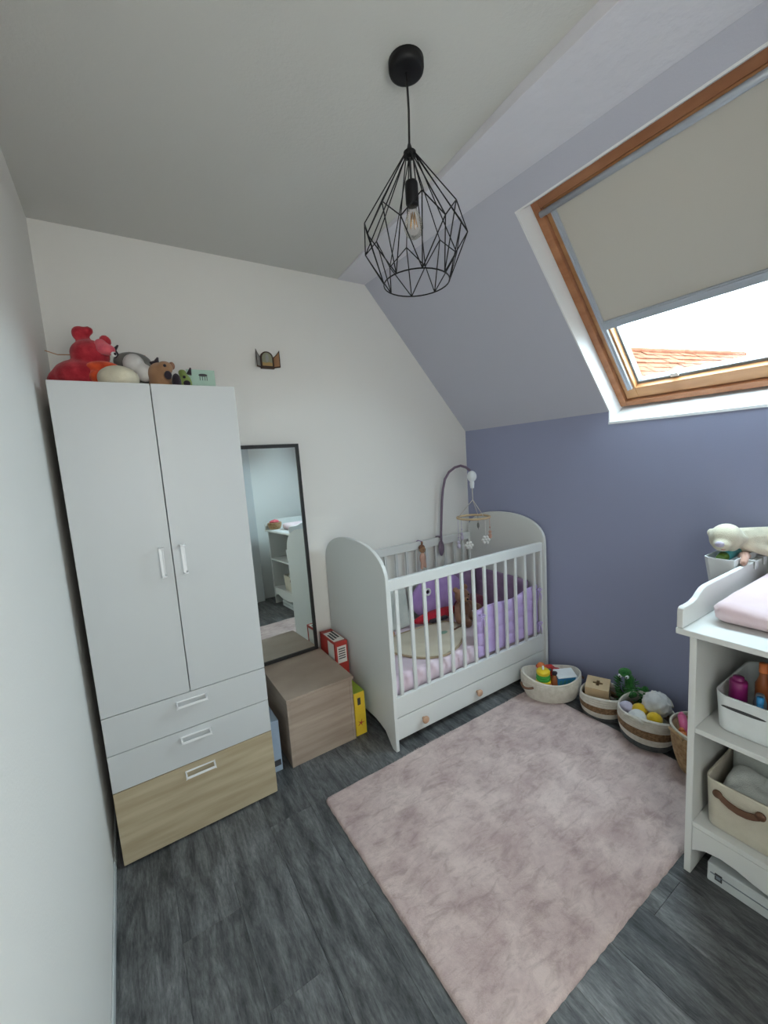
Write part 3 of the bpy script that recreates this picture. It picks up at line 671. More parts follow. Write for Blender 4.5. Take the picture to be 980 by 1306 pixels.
for k, (mt_, dz, nm) in enumerate([('plush_white', .17, 'flower'), ('plush_pinkskin', .13, 'bead_figure'), ('plush_grey', .10, 'star'), ('cloth_lavender_pale', .15, 'bead_figure'), ('cloth_lavender_pale', .19, 'bead_figure'), ('plush_white', .14, 'flower')]):
    a = [3.6, 5.6, .5, 1.7, 2.6, 4.7][k]; x, y = HX+.108*math.cos(a), HY+.108*math.sin(a); z = 1.045-dz
    t = MB().tube([(x, y, 1.045), (x, y, z)], .0018, 5)
    if nm == 'flower':
        for q in range(6): an = q*PI/3; t.ball((x+.020*math.cos(an)*.85, y+.020*math.cos(an)*-.5, z+.020*math.sin(an)), .011, 10)
        t.ball((x, y, z), .011, 10)
    elif nm == 'star':
        t.ball((x, y, z+.03), (.010, .008, .022), 10)
    else:
        t.ball((x, y, z), (.014, .012, .020), 12).ball((x, y, z+.028), .011, 10).ball((x, y, z+.06), .006, 8)
    t.build(nm, mt_, mo)

# ------------------------------------------------------------------ rug
rx0, rx1, ry0, ry1 = .787, 2.205, -1.762, -.757
rg = thing('rug', 'dusty pink short-pile rectangular rug on the grey plank floor', 'rug', ((rx0+rx1)/2, (ry0+ry1)/2, 0))
def rh(x, y): return .0145+.0022*noise.noise((x*7, y*7, 0))+.0014*noise.noise((x*22, y*22, 5))+.0010*noise.noise((x*70, y*70, 9))
def corner_in(x, y, r=.05):
    dx = max(r-(x-rx0), r-(rx1-x), 0); dy = max(r-(y-ry0), r-(ry1-y), 0); return math.hypot(dx, dy)/r
NX, NY = 230, 164; vs = []; fs = []
for i in range(NX+1):
    for j in range(NY+1):
        x = rx0+(rx1-rx0)*i/NX; y = ry0+(ry1-ry0)*j/NY; r = .010
        ex = min(x-rx0, rx1-x); ey = min(y-ry0, ry1-y); d = min(ex, ey); k = 1 if d >= r else math.sqrt(max(0, 1-(1-d/r)**2))
        jx = .0022*noise.noise((x*40, y*40, 2)) if d < 1e-6 else 0
        # rounded corners
        cr_ = .016; dx = max(cr_-(x-rx0), cr_-(rx1-x), 0); dy = max(cr_-(y-ry0), cr_-(ry1-y), 0); h_ = math.hypot(dx, dy)
        X, Y = x, y
        if dx > 0 and dy > 0 and h_ > 0:
            mm = max(dx, dy); s_ = mm/h_; sx = rx0+cr_ if x < 1.5 else rx1-cr_; sy = ry0+cr_ if y < -1.2 else ry1-cr_
            X = sx+(x-sx)*s_; Y = sy+(y-sy)*s_
        vs.append((X+jx, Y+jx, .003+(rh(x, y)-.003)*k))
for i in range(NX):
    for j in range(NY):
        a = i*(NY+1)+j; fs.append((a, a+NY+1, a+NY+2, a+1))
per = [i*(NY+1) for i in range(NX+1)]+[NX*(NY+1)+j for j in range(1, NY+1)]+[i*(NY+1)+NY for i in range(NX-1, -1, -1)]+[j for j in range(NY-1, 0, -1)]
o0 = len(vs); vs += [(vs[p][0], vs[p][1], .0006) for p in per]
for q in range(len(per)): fs.append((per[q], per[(q+1) % len(per)], o0+(q+1) % len(per), o0+q))
MB().add(vs, fs, 0, True).build('rug_body', 'rug', rg)
t = MB(); rnd = random.Random(3)
for k in range(90000):
    x = rnd.uniform(rx0+.004, rx1-.004); y = rnd.uniform(ry0+.004, ry1-.004)
    ex = min(x-rx0, rx1-x); ey = min(y-ry0, ry1-y)
    if ex < .03 and ey < .03: continue
    z = rh(x, y)-.002 if min(ex, ey) > .010 else .003+(rh(x, y)-.004)*math.sqrt(max(0, 1-(1-min(ex, ey)/.010)**2))
    an = 2.4*noise.noise((x*2.5, y*2.5, 7))*PI; ln_ = rnd.uniform(.005, .010); w_ = .0011
    dx, dy = math.cos(an+rnd.uniform(-.6, .6)), math.sin(an+rnd.uniform(-.6, .6))
    t.v += [(x-dy*w_, y+dx*w_, z), (x+dy*w_, y-dx*w_, z), (x+dx*ln_, y+dy*ln_, z+.0035)]; n0 = len(t.v)-3
    t.f.append([n0, n0+1, n0+2]); t.m.append(0); t.sm.append(False)
pile = t.build('pile', 'rug', rg, merge=False); pile['kind'] = 'stuff'

# ------------------------------------------------------------------ baskets
def coil(th, name, mt_, c, sx, sy, rot, z0, z1, r0, r1, bulge=0.0, pitch=.010, wall=.007, wob=None, bottom=False, n=48):
    k = max(2, int(round((z1-z0)/pitch))); prof = []
    def rad(z):
        u = (z-z0)/(z1-z0); return r0+(r1-r0)*u+bulge*math.sin(PI*u)
    m_ = 5
    for i in range(k):
        for j in range(m_):
            u = (i+j/m_)/k; z = z0+(z1-z0)*u; prof.append((rad(z)+.0028*math.sin(PI*j/m_), z))
    prof.append((rad(z1), z1)); prof.append((rad(z1)-wall*.5, z1+.003)); prof.append((rad(z1)-wall, z1))
    prof.append((rad(z0)-wall, z0+(.006 if bottom else 0)))
    if bottom: prof.append((0.001, z0+.006)); prof = [(0.001, z0)]+prof
    fn = wob
    t = MB().lathe(prof, c, n, sx, sy, rot, fn=fn)
    if not bottom:
        # close the ring
        L_ = len(prof); o = len(t.v)-L_*n
        for j in range(n): t.f.append([o+j, o+(j+1) % n, o+(L_-1)*n+(j+1) % n, o+(L_-1)*n+j]); t.m.append(0); t.sm.append(True)
    return t.build(name, mt_, th)
def grip(th, mt_, c, sx, sy, rot, r, ang, z, name='handle', w=.032, drop=.022):
    cr_, sr = math.cos(rot), math.sin(rot); pts = []
    for i in range(9):
        a = ang+(i/8-.5)*2*w/r; e = .006+.010*math.sin(PI*i/8); x, y = (r+e)*math.cos(a)*sx, (r+e)*math.sin(a)*sy
        pts.append((c[0]+x*cr_-y*sr, c[1]+x*sr+y*cr_, c[2]+z-drop*math.sin(PI*i/8)))
    return MB().tube(pts, .007, 8).build(name, mt_, th)

# 1 white rope basket by the cot
c1 = (2.225, -.875, .0012); r_ = math.radians(-38)
b1 = thing('rope_basket', 'low off-white rope basket with brown leather grips beside the cot', 'basket', c1, 'rope baskets along the violet wall')
def wob1(v, a): return Vector((v.x, v.y, v.z+.016*max(0, v.z-.05)/.09*math.cos(2*a)))
coil(b1, 'basket_body', 'rope_white', c1, 1.12, .82, r_, 0, .135, .125, .150, .012, wob=wob1, bottom=True)
for a in (PI+.55, .3):
    grip(b1, 'leather_brown', c1, 1.12, .82, r_, .162, a, .098, w=.045, drop=.012)

def ringtoy(c, tilt=0):
    th = thing('stacking_rings', 'yellow, green and red stacking ring toy in the white rope basket', 'toy', c)
    MB().lathe([(0, 0), (.046, 0), (.046, .006), (.012, .010), (.010, .105), (0, .107)], c, 20).build('post', 'plastic_yellow', th)
    for i, (mt_, R_) in enumerate([('plastic_red', .046), ('plastic_orange', .045), ('plastic_yellow', .043), ('plastic_green', .041), ('plastic_green', .040), ('plastic_yellow', .038)]):
        MB().tube([(c[0]+(R_-.012)*math.cos(a*PI/12), c[1]+(R_-.012)*math.sin(a*PI/12), c[2]+.019+i*.0175) for a in range(24)], .0125, 8, closed=True).build('ring', mt_, th)
    MB().lathe([(.038, 0), (.040, .006), (.032, .014), (0, .015)], (c[0], c[1], c[2]+.112), 20).build('cap', 'plastic_yellow', th)
    MB().lathe([(.006, 0), (.006, .02), (0, .021)], (c[0], c[1], c[2]+.127), 8).build('peg', 'plastic_white', th)
ringtoy((2.165, -.868, .048))
def rbox(name, label, cat, c, dims, rot, mats, details=(), bev=.006, group=None):
    th = thing(name, label, cat, c, group)
    a, b, d = dims; Rm = Matrix.Rotation(rot[2], 3, 'Z') @ Matrix.Rotation(rot[1], 3, 'Y') @ Matrix.Rotation(rot[0], 3, 'X')
    T = lambda v: Rm @ v + Vector(c)
    MB().box(-a/2, a/2, -b/2, b/2, 0, d, T=T).build('body', mats, th, bevel=bev)
    for nm, m_, bx in details: MB().box(*bx, T=T).build(nm, m_, th, bevel=min(bev, .002), segs=1)
    return th
tr_ = thing('toy_camera', 'bright blue plastic toy block with white rim in the white rope basket', 'toy', (2.285, -.93, .07))
T = lambda v: Matrix.Rotation(-.5, 3, 'Z') @ Matrix.Rotation(.25, 3, 'X') @ v + Vector((2.285, -.925, .075))
tr_.name = 'toy_block'; ROOT['toy_block'] = ROOT['toy_camera']
MB().box(-.06, .05, -.035, .035, 0, .072, T=T).build('body', 'plastic_blue', tr_, bevel=.010, segs=3)
MB().box(-.062, .052, -.037, .037, .066, .073, T=T).build('rim', 'plastic_white', tr_, bevel=.002)
for i in range(4): MB().box(-.05+.024*i, -.035+.024*i, -.037, -.035, .02, .05, T=T).build('ridge', 'plastic_teal', tr_)
th = thing('toy_car', 'red plastic toy car at the wall side of the white rope basket', 'toy', (2.28, -.83, .08))
T = lambda v: Matrix.Rotation(-.9, 3, 'Z') @ Matrix.Rotation(-.15, 3, 'Y') @ v + Vector((2.285, -.835, .082))
MB().prism([(-.055, .012), (.055, .012), (.055, .034), (.030, .040), (.014, .060), (-.030, .060), (-.042, .038), (-.055, .034)], lambda a, b, d: T(Vector((a, d, b))), -.024, .024).build('body', 'plastic_red', th, bevel=.004)
for x in (-.034, .034):
    for y in (-.026, .026): MB().tube([T(Vector((x, y-.005, .012))), T(Vector((x, y+.005, .012)))], .012, 12).build('wheel', 'plush_dark', th)
MB().box(-.022, .008, -.0245, .0245, .043, .056, T=T).build('windows', 'plastic_teal', th)
th = thing('rattle', 'peach rattle with red rings sticking up beside the toy car', 'rattle', (2.235, -.80, .10))
MB().tube([(2.222, -.828, .07), (2.215, -.82, .13)], .007, 8).build('stick', 'plastic_orange', th)
MB().ball((2.213, -.818, .158), (.026, .026, .024), 16).build('head', 'plastic_orange', th)
MB().tube([(2.213+.027*math.cos(a*PI/8), -.818+.027*math.sin(a*PI/8), .158) for a in range(16)], .004, 6, closed=True).build('ring', 'plastic_red', th)
th = thing('baby_bottle', 'dark amber bottle standing between the rings and the blue block', 'bottle', (2.225, -.91, .05))
MB().lathe([(0, 0), (.022, 0), (.024, .01), (.024, .06), (.014, .078), (.012, .09), (0, .092)], (2.222, -.905, .052), 16).build('body', 'amber_plastic', th)
MB().lathe([(.015, 0), (.015, .016), (0, .018)], (2.222, -.905, .138), 12).build('cap', 'plush_dark', th)
th = thing('toy_ball', 'red ball lying low in the middle of the white rope basket', 'ball', (2.25, -.87, .05))
MB().ball((2.250, -.875, .088), .030, 20).build('ball', 'plastic_red', th)
MB().tube([(2.250+.0302*math.cos(a*PI/10), -.875+.0302*math.sin(a*PI/10), .088) for a in range(20)], .002, 6, closed=True).build('stripe', 'plastic_yellow', th)

# 2 and 3 banded baskets
def banded(c, sx, sy, rot, r, h, label, wobf):
    th = thing('rope_basket', label, 'basket', c, 'rope baskets along the violet wall')
    hs = [0, .20*h, .42*h, .66*h, h]; rs = [r*.90, r*.94, r*1.0, r*1.02, r*1.0]
    for i, (nm, mt_) in enumerate([('base_band', 'rope_grey'), ('lower_band', 'rope_white'), ('woven_band', 'rope_brown'), ('upper_band', 'rope_white')]):
        o = coil(th, nm, mt_, c, sx, sy, rot, hs[i], hs[i+1]-.001, rs[i], rs[i+1], 0, wob=wobf, bottom=(i == 0), pitch=.010 if mt_ != 'rope_brown' else .006)
    return th
def wob2(v, a): return Vector((v.x, v.y, v.z+.010*max(0, v.z-.05)/.08*math.sin(2*a+.6)))
c2 = (2.300, -1.145, .0012)
banded(c2, 1.0, 1.0, 0, .108, .130, 'smaller banded rope basket holding the wooden shape cube', wob2)
def wob3(v, a): return Vector((v.x, v.y, v.z+.012*max(0, v.z-.05)/.09*math.cos(2*a+1.0)))
c3 = (2.268, -1.390, .0012)
b3 = banded(c3, 1.08, .94, .9, .128, .150, 'largest banded rope basket holding white and yellow soft balls', wob3)
for a in (-1.2, 2.2):
    grip(b3, 'rope_white', c3, 1.08, .94, .9, .130, a, .145, w=.040, drop=-.020)
c4 = (2.220, -1.646, .0012)
b4 = thing('rope_basket', 'tapered natural woven basket half hidden behind the changing table', 'basket', c4, 'rope baskets along the violet wall')
coil(b4, 'basket_body', 'rope_natural', c4, 1, 1, 0, 0, .185, .085, .120, .008, bottom=True, pitch=.008)
coil(b4, 'rim_band', 'canvas_cream', c4, 1, 1, 0, .186, .202, .121, .122, 0, pitch=.008)
grip(b4, 'rope_natural', c4, 1, 1, 0, .122, 2.6, .185, w=.04, drop=-.018)
grip(b4, 'rope_natural', c4, 1, 1, 0, .122, -2.3, .150, w=.04, drop=.01)

# shape sorter
sc = thing('shape_sorter', 'pale wooden shape sorter cube with a cross hole in the small banded basket', 'toy', (2.30, -1.14, .07))
Rm = Matrix.Rotation(.42, 3, 'Z') @ Matrix.Rotation(-.10, 3, 'Y'); T = lambda v: Rm @ v + Vector((2.292, -1.128, .082))
a = .058; cross = [(-.008, -.024), (.008, -.024), (.008, -.008), (.024, -.008), (.024, .008), (.008, .008), (.008, .024), (-.008, .024), (-.008, .008), (-.024, .008), (-.024, -.008), (-.008, -.008)]
bm_t = MB(); sq = []
# top with a real cross-shaped hole: ring of quads between the cross and the square outline
outer = [(-.02, -a), (.02, -a), (a, -a), (a, -.02), (a, .02), (a, a), (.02, a), (-.02, a), (-a, a), (-a, .02), (-a, -.02), (-a, -a)]
inner = [cross[0], cross[1], cross[2], cross[3], cross[4], cross[5], cross[6], cross[7], cross[8], cross[9], cross[10], cross[11]]
for z0, z1 in ((.088, .096),):
    n = 12; vs = [T(Vector((p[0], p[1], z))) for z in (z1, z0) for p in outer+inner]
    fs = []
    for i in range(n):
        j = (i+1) % n
        fs += [(i, j, n+j, n+i), (2*n+j, 2*n+i, 3*n+i, 3*n+j), (i, 2*n+i, 2*n+j, j), (n+j, 3*n+j, 3*n+i, n+i)]
    bm_t.add(vs, fs)
bm_t.build('top_panel', 'beech_toy', sc)
for s_ in ((-a, -a+.007, -a, a), (a-.007, a, -a, a), (-a+.007, a-.007, -a, -a+.007), (-a+.007, a-.007, a-.007, a)):
    MB().box(s_[0], s_[1], s_[2], s_[3], 0, .088, T=T).build('side_panel', 'beech_toy', sc, bevel=.001, segs=1)
t = MB()
for x in (-.03, 0, .03): t.lathe([(0, 0), (.010, 0), (.010, .002), (0, .002)], (0, 0, 0), 12); n0 = len(t.v)-48; t.v[n0:] = [tuple(T(Vector((x+v[0], -a-v[2]*.6, .055+v[1])))) for v in t.v[n0:]]
t.build('shape_holes', 'ink_dark', sc)
MB().box(-a+.008, a-.008, -a+.008, a-.008, .002, .006, T=T).build('bottom_panel', 'beech_toy', sc)
# green knitted plant toy with eyes
GX, GY = 2.372, -1.262
plush('knitted_plush', 'dark green knitted plush with two white eyes standing against the violet wall', 'soft toy', (GX, GY, 0), [
    ('body', 'plush_green', [('t', [(GX, GY, .03), (GX, GY, .15), (GX-.005, GY+.004, .23)], [.032, .028, .024]), ('b', (GX-.02, GY+.02, .262), (.036, .032, .022)), ('t', [(GX, GY, .10), (GX+.02, GY-.05, .13), (GX+.025, GY-.062, .185)], [.022, .021, .018]),
      ('t', [(GX, GY, .11), (GX-.02, GY+.045, .12), (GX-.022, GY+.055, .15)], [.020, .020, .016]), ('t', [(GX-.02, GY, .14), (GX-.038, GY-.04, .17)], [.018, .014])]),
    ], [('eye', 'plastic_white', [('b', (GX-.042, GY-.002, .252), .010)]), ('eye', 'plastic_white', [('b', (GX-.048, GY+.030, .250), .010)]), ('pupil', 'plush_dark', [('b', (GX-.051, GY-.004, .252), .004)]), ('pupil', 'plush_dark', [('b', (GX-.057, GY+.029, .250), .004)])], vox=.006, sm=2)
t = MB(); rnd = random.Random(5)
for k in range(70):
    a_ = rnd.uniform(0, 2*PI); z = rnd.uniform(.10, .21); r0 = .030; L_ = rnd.uniform(.02, .045)
    p = Vector((GX-.004+r0*.6*math.cos(a_)-.012, GY+r0*1.6*math.sin(a_), z)); d = Vector((math.cos(a_)*.45-.25, math.sin(a_), rnd.uniform(-.1, .8))).normalized(); s_ = d.cross(Vector((0, 0, 1))).normalized()*.006
    e_ = p+d*L_
    if e_.x > 2.44: continue
    t.add([p-s_*.4, p+s_*.4, p+d*L_*.6+s_, e_, p+d*L_*.6-s_], [(0, 1, 2, 3, 4)], 0, True)
tf = t.build('knitted_leaves', 'plush_green', bpy.data.objects['knitted_plush'])
tf['kind'] = 'stuff'
q = tf.modifiers.new('thickness', 'SOLIDIFY'); q.thickness = .002
# contents of basket 3
def fuzzy(name, label, cat, c, r, mt_, amp=.010, fr=30, sq=(1, 1, 1), group=None):
    t = MB().ball((0, 0, 0), r, 40)
    t.v = [tuple(Vector((v[0]*sq[0], v[1]*sq[1], v[2]*sq[2]))*(1+amp/r*noise.noise(Vector(v)*fr+Vector(c)))+Vector(c)) for v in t.v]
    return tag(t.build(name, mt_, base=c), label, cat, group)
for (nm, lb, ct, c, r, mt_, am, fr, sq) in [
    ('pompom', 'big white fluffy pompom on the largest banded basket, nearest the wall', 'pompom', (2.318, -1.415, .165), .061, 'plush_white', .012, 75, (1, 1, .95)),
    ('soft_ball', 'yellow knitted ball in the middle of the largest banded basket', 'ball', (2.262, -1.362, .128), .036, 'yarn_yellow', .002, 100, (1.2, 1, .8)),
    ('soft_ball', 'second yellow ball in front of the white pompom', 'ball', (2.240, -1.440, .128), .034, 'yarn_yellow', .002, 100, (1, 1, .9)),
    ('soft_ball', 'white soft ball at the front of the largest banded basket', 'ball', (2.205, -1.378, .122), .040, 'plush_white', .004, 60, (1.1, 1, .8)),
    ('soft_ball', 'pale pink soft ball at the left edge of the largest banded basket', 'ball', (2.240, -1.308, .125), .034, 'cloth_lavender_pale', .003, 60, (1, 1, .85))]:
    fuzzy(nm, lb, ct, c, r, mt_, am, fr, sq)
# contents of the tapered basket
for i, (mt_, p0, p1, r, lb) in enumerate([('plastic_pink', (2.170, -1.600, .150), (2.225, -1.560, .215), .017, 'pink chunky crayon upright in the tapered woven basket'), ('plastic_teal', (2.215, -1.640, .14), (2.250, -1.60, .205), .016, 'teal chunky crayon in the tapered woven basket'),
                                          ('plastic_orange', (2.150, -1.600, .135), (2.165, -1.585, .178), .016, 'short orange crayon at the front of the tapered woven basket'), ('plastic_green', (2.185, -1.640, .135), (2.20, -1.62, .180), .018, 'short green crayon in the tapered woven basket')]):
    p0, p1 = Vector(p0), Vector(p1); d = (p1-p0).normalized()
    th = thing('chunky_crayon', lb, 'crayon', p0)
    MB().tube([p0, p1], r, 14).build('barrel', mt_, th)
    MB().tube([p1, p1+d*.010, p1+d*.016], [r*.9, r*.6, r*.3], 14).build('tip', mt_, th)
fuzzy('soft_ball', 'beige soft ball low in the tapered woven basket', 'ball', (2.165, -1.668, .140), .030, 'plush_tan', .003, 60)

# ------------------------------------------------------------------ changing table
tx0, tx1, ty1, ty0 = 1.679, 2.440, -1.787, -2.470
ct = thing('changing_table', 'white open-fronted changing table with shelves and a wavy rimmed top', 'changing table', (2.06, -2.12, 0))
MB().box(tx0, tx1, ty1-.020, ty1, 0, .853).build('side_panel', 'white2', ct, bevel=.002)
MB().box(tx0, tx1, ty0, ty0+.020, 0, .853).build('side_panel', 'white2', ct, bevel=.002)
MB().box(tx1-.008, tx1, ty0+.02, ty1-.02, .1, .853).build('back_panel', 'white2', ct)
for z in (.200, .540): MB().box(tx0+.003, tx1-.008, ty0+.02, ty1-.02, z-.018, z).build('shelf', 'white2', ct, bevel=.002)
pts = [(ty1-.0205, .180), (ty1-.0205, .088), (ty1-.03, .096), (ty1-.06, .113), (ty1-.10, .121), (ty1-.14, .117), (ty1-.18, .106)]
half = [(ty1-.22, .098), (ty1-.28, .094), (ty1-.34, .094)]
mid = (ty0+ty1)/2; left = [p for p in pts+half]; right = [(2*mid-y, z) for y, z in reversed(left)]
MB().prism(left+right, YZ, tx0+.004, tx0+.022).build('apron', 'white2', ct, bevel=.002)
MB().box(tx0-.022, tx1+.008, ty0-.035, ty1+.032, .855, .875).build('top', 'white2', ct, bevel=.003)
rim = [(1.659, .876), (1.659, .930), (1.662, .940), (1.672, .945), (1.70, .944), (1.735, .9455), (1.765, .952), (1.79, .965), (1.815, .975), (1.84, .979), (1.87, .979), (2.440, .977), (2.440, .876)]
for y in (ty1+.012, ty0-.030):
    MB().prism(rim, XZ, y, y+.018).build('side_rim', 'white2', ct, bevel=.003, segs=3)
MB().box(2.425, 2.440, ty0-.012, ty1+.012, .876, .977).build('back_rim', 'white2', ct, bevel=.003)
cm = thing('changing_mat', 'pink padded changing mat on the white tabletop', 'mat', (2.1, -2.05, .876))
def matf(v):
    u = (v.y+2.03)/.24; 
    if v.z > .90: v.z += .020*min(1, abs(u)**2)
    return v
puffy(1.775, 2.415, -2.27, -1.803, .8765, .930, .045, 60, 40, fn=matf, wob=.004, ws=9).build('padded_cover', 'cloth_pinkish', cm)
# storage bin hooked outside the rim
hb = thing('hanging_bin', 'white hanging storage bin hooked over the far rim of the changing table', 'bin', (2.25, -1.69, .85))
t = MB(); pb = [(2.175, -1.748), (2.175, -1.68), (2.19, -1.665), (2.405, -1.665), (2.420, -1.68), (2.420, -1.748)]; pt_ = [(2.140, -1.754), (2.140, -1.668), (2.16, -1.650), (2.420, -1.650), (2.436, -1.668), (2.436, -1.754)]
n = 6; vs = [(x, y, .845) for x, y in pb]+[(x, y, 1.005) for x, y in pt_]+[(x+(2.29-x)*.03, y+(-1.70-y)*.06, 1.005) for x, y in pt_]+[(x+(2.29-x)*.03, y+(-1.70-y)*.06, .85) for x, y in pb]
fs = [tuple(range(5, -1, -1)), tuple(range(18, 24))]
for k in range(3):
    for i in range(n): fs.append((k*n+i, k*n+(i+1) % n, (k+1)*n+(i+1) % n, (k+1)*n+i))
t.add(vs, fs).build('bin_body', 'plastic_white', hb, bevel=.003)
for x in (2.27, 2.37): MB().box(x, x+.02, -1.783, -1.750, .980, .984).box(x, x+.03, -1.783, -1.779, .95, .984).box(x, x+.03, -1.754, -1.749, .92, .984).build('hook', 'plastic_white', hb, bevel=.001)
th = thing('lotion_bottle', 'teal and green lotion bottle lying in the hanging bin under the plush', 'bottle', (2.2, -1.70, .97))
MB().tube([(2.205, -1.70, 1.002), (2.295, -1.71, 1.010)], .021, 16).build('body', 'plastic_teal', th)
MB().tube([(2.295, -1.71, 1.010), (2.30, -1.71, 1.010)], [.021, .012], 16).tube([(2.175, -1.697, .999), (2.205, -1.70, 1.002)], [.014, .020], 16).build('cap', 'bottle_green', th)
plush('rag_doll', 'peach rag doll arm and leg draped over the rim out of the hanging bin', 'doll', (2.25, -1.74, .98), [
    ('body', 'plush_pinkskin', [('t', [(2.185, -1.768, .990), (2.22, -1.762, 1.000), (2.26, -1.745, .998), (2.32, -1.735, .990)], [.012, .014, .018, .020]), ('b', (2.36, -1.715, 1.00), .028)])], [], vox=.006, sm=2)
SX, SY = 2.275, -1.690
plush('cream_bear', 'cream plush bear lying over the hanging bin beside the changing mat', 'soft toy', (SX, SY, 1.0), [
    ('body', 'plush_cream', [('b', (SX-.02, SY, 1.068), (.066, .056, .060)), ('b', (SX-.075, SY-.005, 1.048), (.034, .030, .026)), ('t', [(SX+.05, SY-.03, 1.055), (SX+.15, SY-.10, 1.045)], [.050, .058]),
       ('t', [(SX+.03, SY-.05, 1.04), (SX+.06, SY-.09, 1.02), (SX+.09, SY-.13, 1.0)], [.022, .022, .020]), ('b', (SX-.01, SY-.055, 1.068), (.018, .010, .018)), ('b', (SX-.02, SY+.055, 1.085), (.018, .010, .018))])],
    [('nose', 'cloth_lavender_pale', [('b', (SX-.110, SY-.008, 1.058), (.014, .016, .012))]), ('mouth', 'plush_pinkskin', [('b', (SX-.098, SY-.016, 1.036), (.008, .008, .004))])], vox=.007)

# shelf contents
pbk = thing('plastic_basket', 'white plastic basket with slot grips on the upper shelf', 'basket', (1.83, -2.0, .541), 'storage baskets in the changing table')
def tub(x0, x1, y0, y1, z0, z1, r, fl, th_, parent, name, mt_, slot=False, top_wave=0.0):
    def rr(x0, x1, y0, y1, r, k=6):
        o = []
        for cx, cy, a0 in ((x1-r, y1-r, 0), (x0+r, y1-r, 90), (x0+r, y0+r, 180), (x1-r, y0+r, 270)):
            for i in range(k+1): a_ = math.radians(a0+90*i/k); o.append((cx+r*math.cos(a_), cy+r*math.sin(a_)))
        return o
    rings = []
    zs = [z0, z0+.004]+[z0+(z1-z0)*q for q in (.25, .5, .75, .95, 1)]
    for z in zs:
        f_ = fl*(z-z0)/(z1-z0)-(0.004 if z == z0 else 0); rings.append([(x, y, z+(top_wave*math.sin(x*20+y*30) if z == z1 else 0)) for x, y in rr(x0-f_, x1+f_, y0-f_, y1+f_, r+f_)])
    for z in reversed(zs[1:]):
        f_ = fl*(z-z0)/(z1-z0)-th_; rings.append([(x, y, z+(top_wave*math.sin(x*20+y*30) if z == z1 else 0)) for x, y in rr(x0-f_, x1+f_, y0-f_, y1+f_, r+f_)])
    n = len(rings[0]); vs = [p for rg_ in rings for p in rg_]; fs = [(k*n+i, k*n+(i+1) % n, (k+1)*n+(i+1) % n, (k+1)*n+i) for k in range(len(rings)-1) for i in range(n)]
    fs += [tuple(range(n)), tuple((len(rings)-1)*n+i for i in range(n))]
    return MB().add(vs, fs, 0, True).build(name, mt_, parent, bevel=0)
tub(1.735, 2.05, -2.12, -1.845, .541, .665, .035, .010, .004, pbk, 'tub', 'plastic_white')
t = MB(); 
for y0_ in (-1.915,):
    t.prism([(y0_-.055*math.cos(a*PI/8)-.0, .628+.005*math.sin(a*PI/8)*(1)) for a in range(0, 16)], YZ, 1.7262, 1.730)
t.build('grip_slot', 'ink_dark', pbk)
def bottle(name, label, c, r, h, mt_, capm, cap_h=.02, can=False):
    th = thing(name, label, 'bottle', c, 'bottles and tubes in the plastic basket')
    MB().lathe([(0, 0), (r, 0), (r, h*.96), (r*.9, h), (0, h)] if can else [(0, 0), (r, 0), (r, h*.75), (r*.55, h*.9), (r*.5, h), (0, h)], c, 16).build('body', mt_, th)
    MB().lathe([(r*.6, 0), (r*.6, cap_h), (0, cap_h)], (c[0], c[1], c[2]+h), 14).build('cap', capm, th)
bottle('bottle', 'magenta bottle at the left of the white plastic basket', (1.800, -1.880, .546), .024, .150, 'plastic_magenta', 'plastic_magenta', .012, True)
bottle('bottle', 'bright blue bottle at the front of the plastic basket', (1.762, -1.945, .546), .015, .115, 'plastic_blue', 'plastic_blue')
bottle('bottle', 'amber bottle with orange cap behind the magenta bottle', (1.880, -1.920, .546), .020, .165, 'amber_plastic', 'plastic_orange', .03)
bottle('bottle', 'dark teal bottle in the middle of the plastic basket', (1.800, -2.010, .546), .024, .125, 'plastic_teal', 'plush_dark')
bottle('bottle', 'white bottle at the back of the plastic basket', (1.870, -2.010, .546), .028, .14, 'plastic_white', 'plastic_white')
bottle('bottle', 'dark grey bottle with orange lid in the plastic basket', (1.905, -1.965, .546), .022, .16, 'gasket', 'plastic_orange', .03)
th = thing('spray_can', 'clear grey tube beside the magenta bottle in the plastic basket', 'tube', (1.80, -1.935, .546)); th.name = 'cream_tube'; ROOT['cream_tube'] = ROOT['spray_can']
MB().lathe([(0, 0), (.016, 0), (.017, .09), (.010, .12), (0, .121)], (1.812, -1.932, .546), 14).build('body', 'gasket', th)

fbk = thing('fabric_basket', 'cream fabric basket with brown leather handle on the lower shelf', 'basket', (1.86, -2.03, .201), 'storage baskets in the changing table')
tub(1.712, 2.08, -2.20, -1.835, .201, .372, .028, .008, .006, fbk, 'body', 'canvas_cream', top_wave=.004)
X_ = 1.706
t = MB()
hp = [(-1.868, .336), (-1.880, .326), (-1.898, .316), (-1.920, .311), (-1.942, .313), (-1.960, .320), (-1.975, .330)]
for (a0, b0), (a1, b1_) in zip(hp, hp[1:]):
    t.add([(X_-.004-.006, a0, b0-.011), (X_-.010, a0, b0+.011), (X_-.010, a1, b1_+.011), (X_-.010, a1, b1_-.011), (X_-.006, a0, b0-.011), (X_-.006, a0, b0+.011), (X_-.006, a1, b1_+.011), (X_-.006, a1, b1_-.011)],
          [(0, 1, 2, 3), (7, 6, 5, 4), (0, 3, 7, 4), (1, 5, 6, 2), (0, 4, 5, 1), (3, 2, 6, 7)])
t.build('strap_handle', 'leather_brown', fbk)
for y in (-1.868, -1.975):
    t = MB().lathe([(0, 0), (.013, 0), (.013, .006), (0, .006)], (0, 0, 0), 14); t.v = [(X_-.004-v[2]-.001, y+v[0], .334+v[1]) for v in t.v]; t.build('rivet_patch', 'leather_brown', fbk)
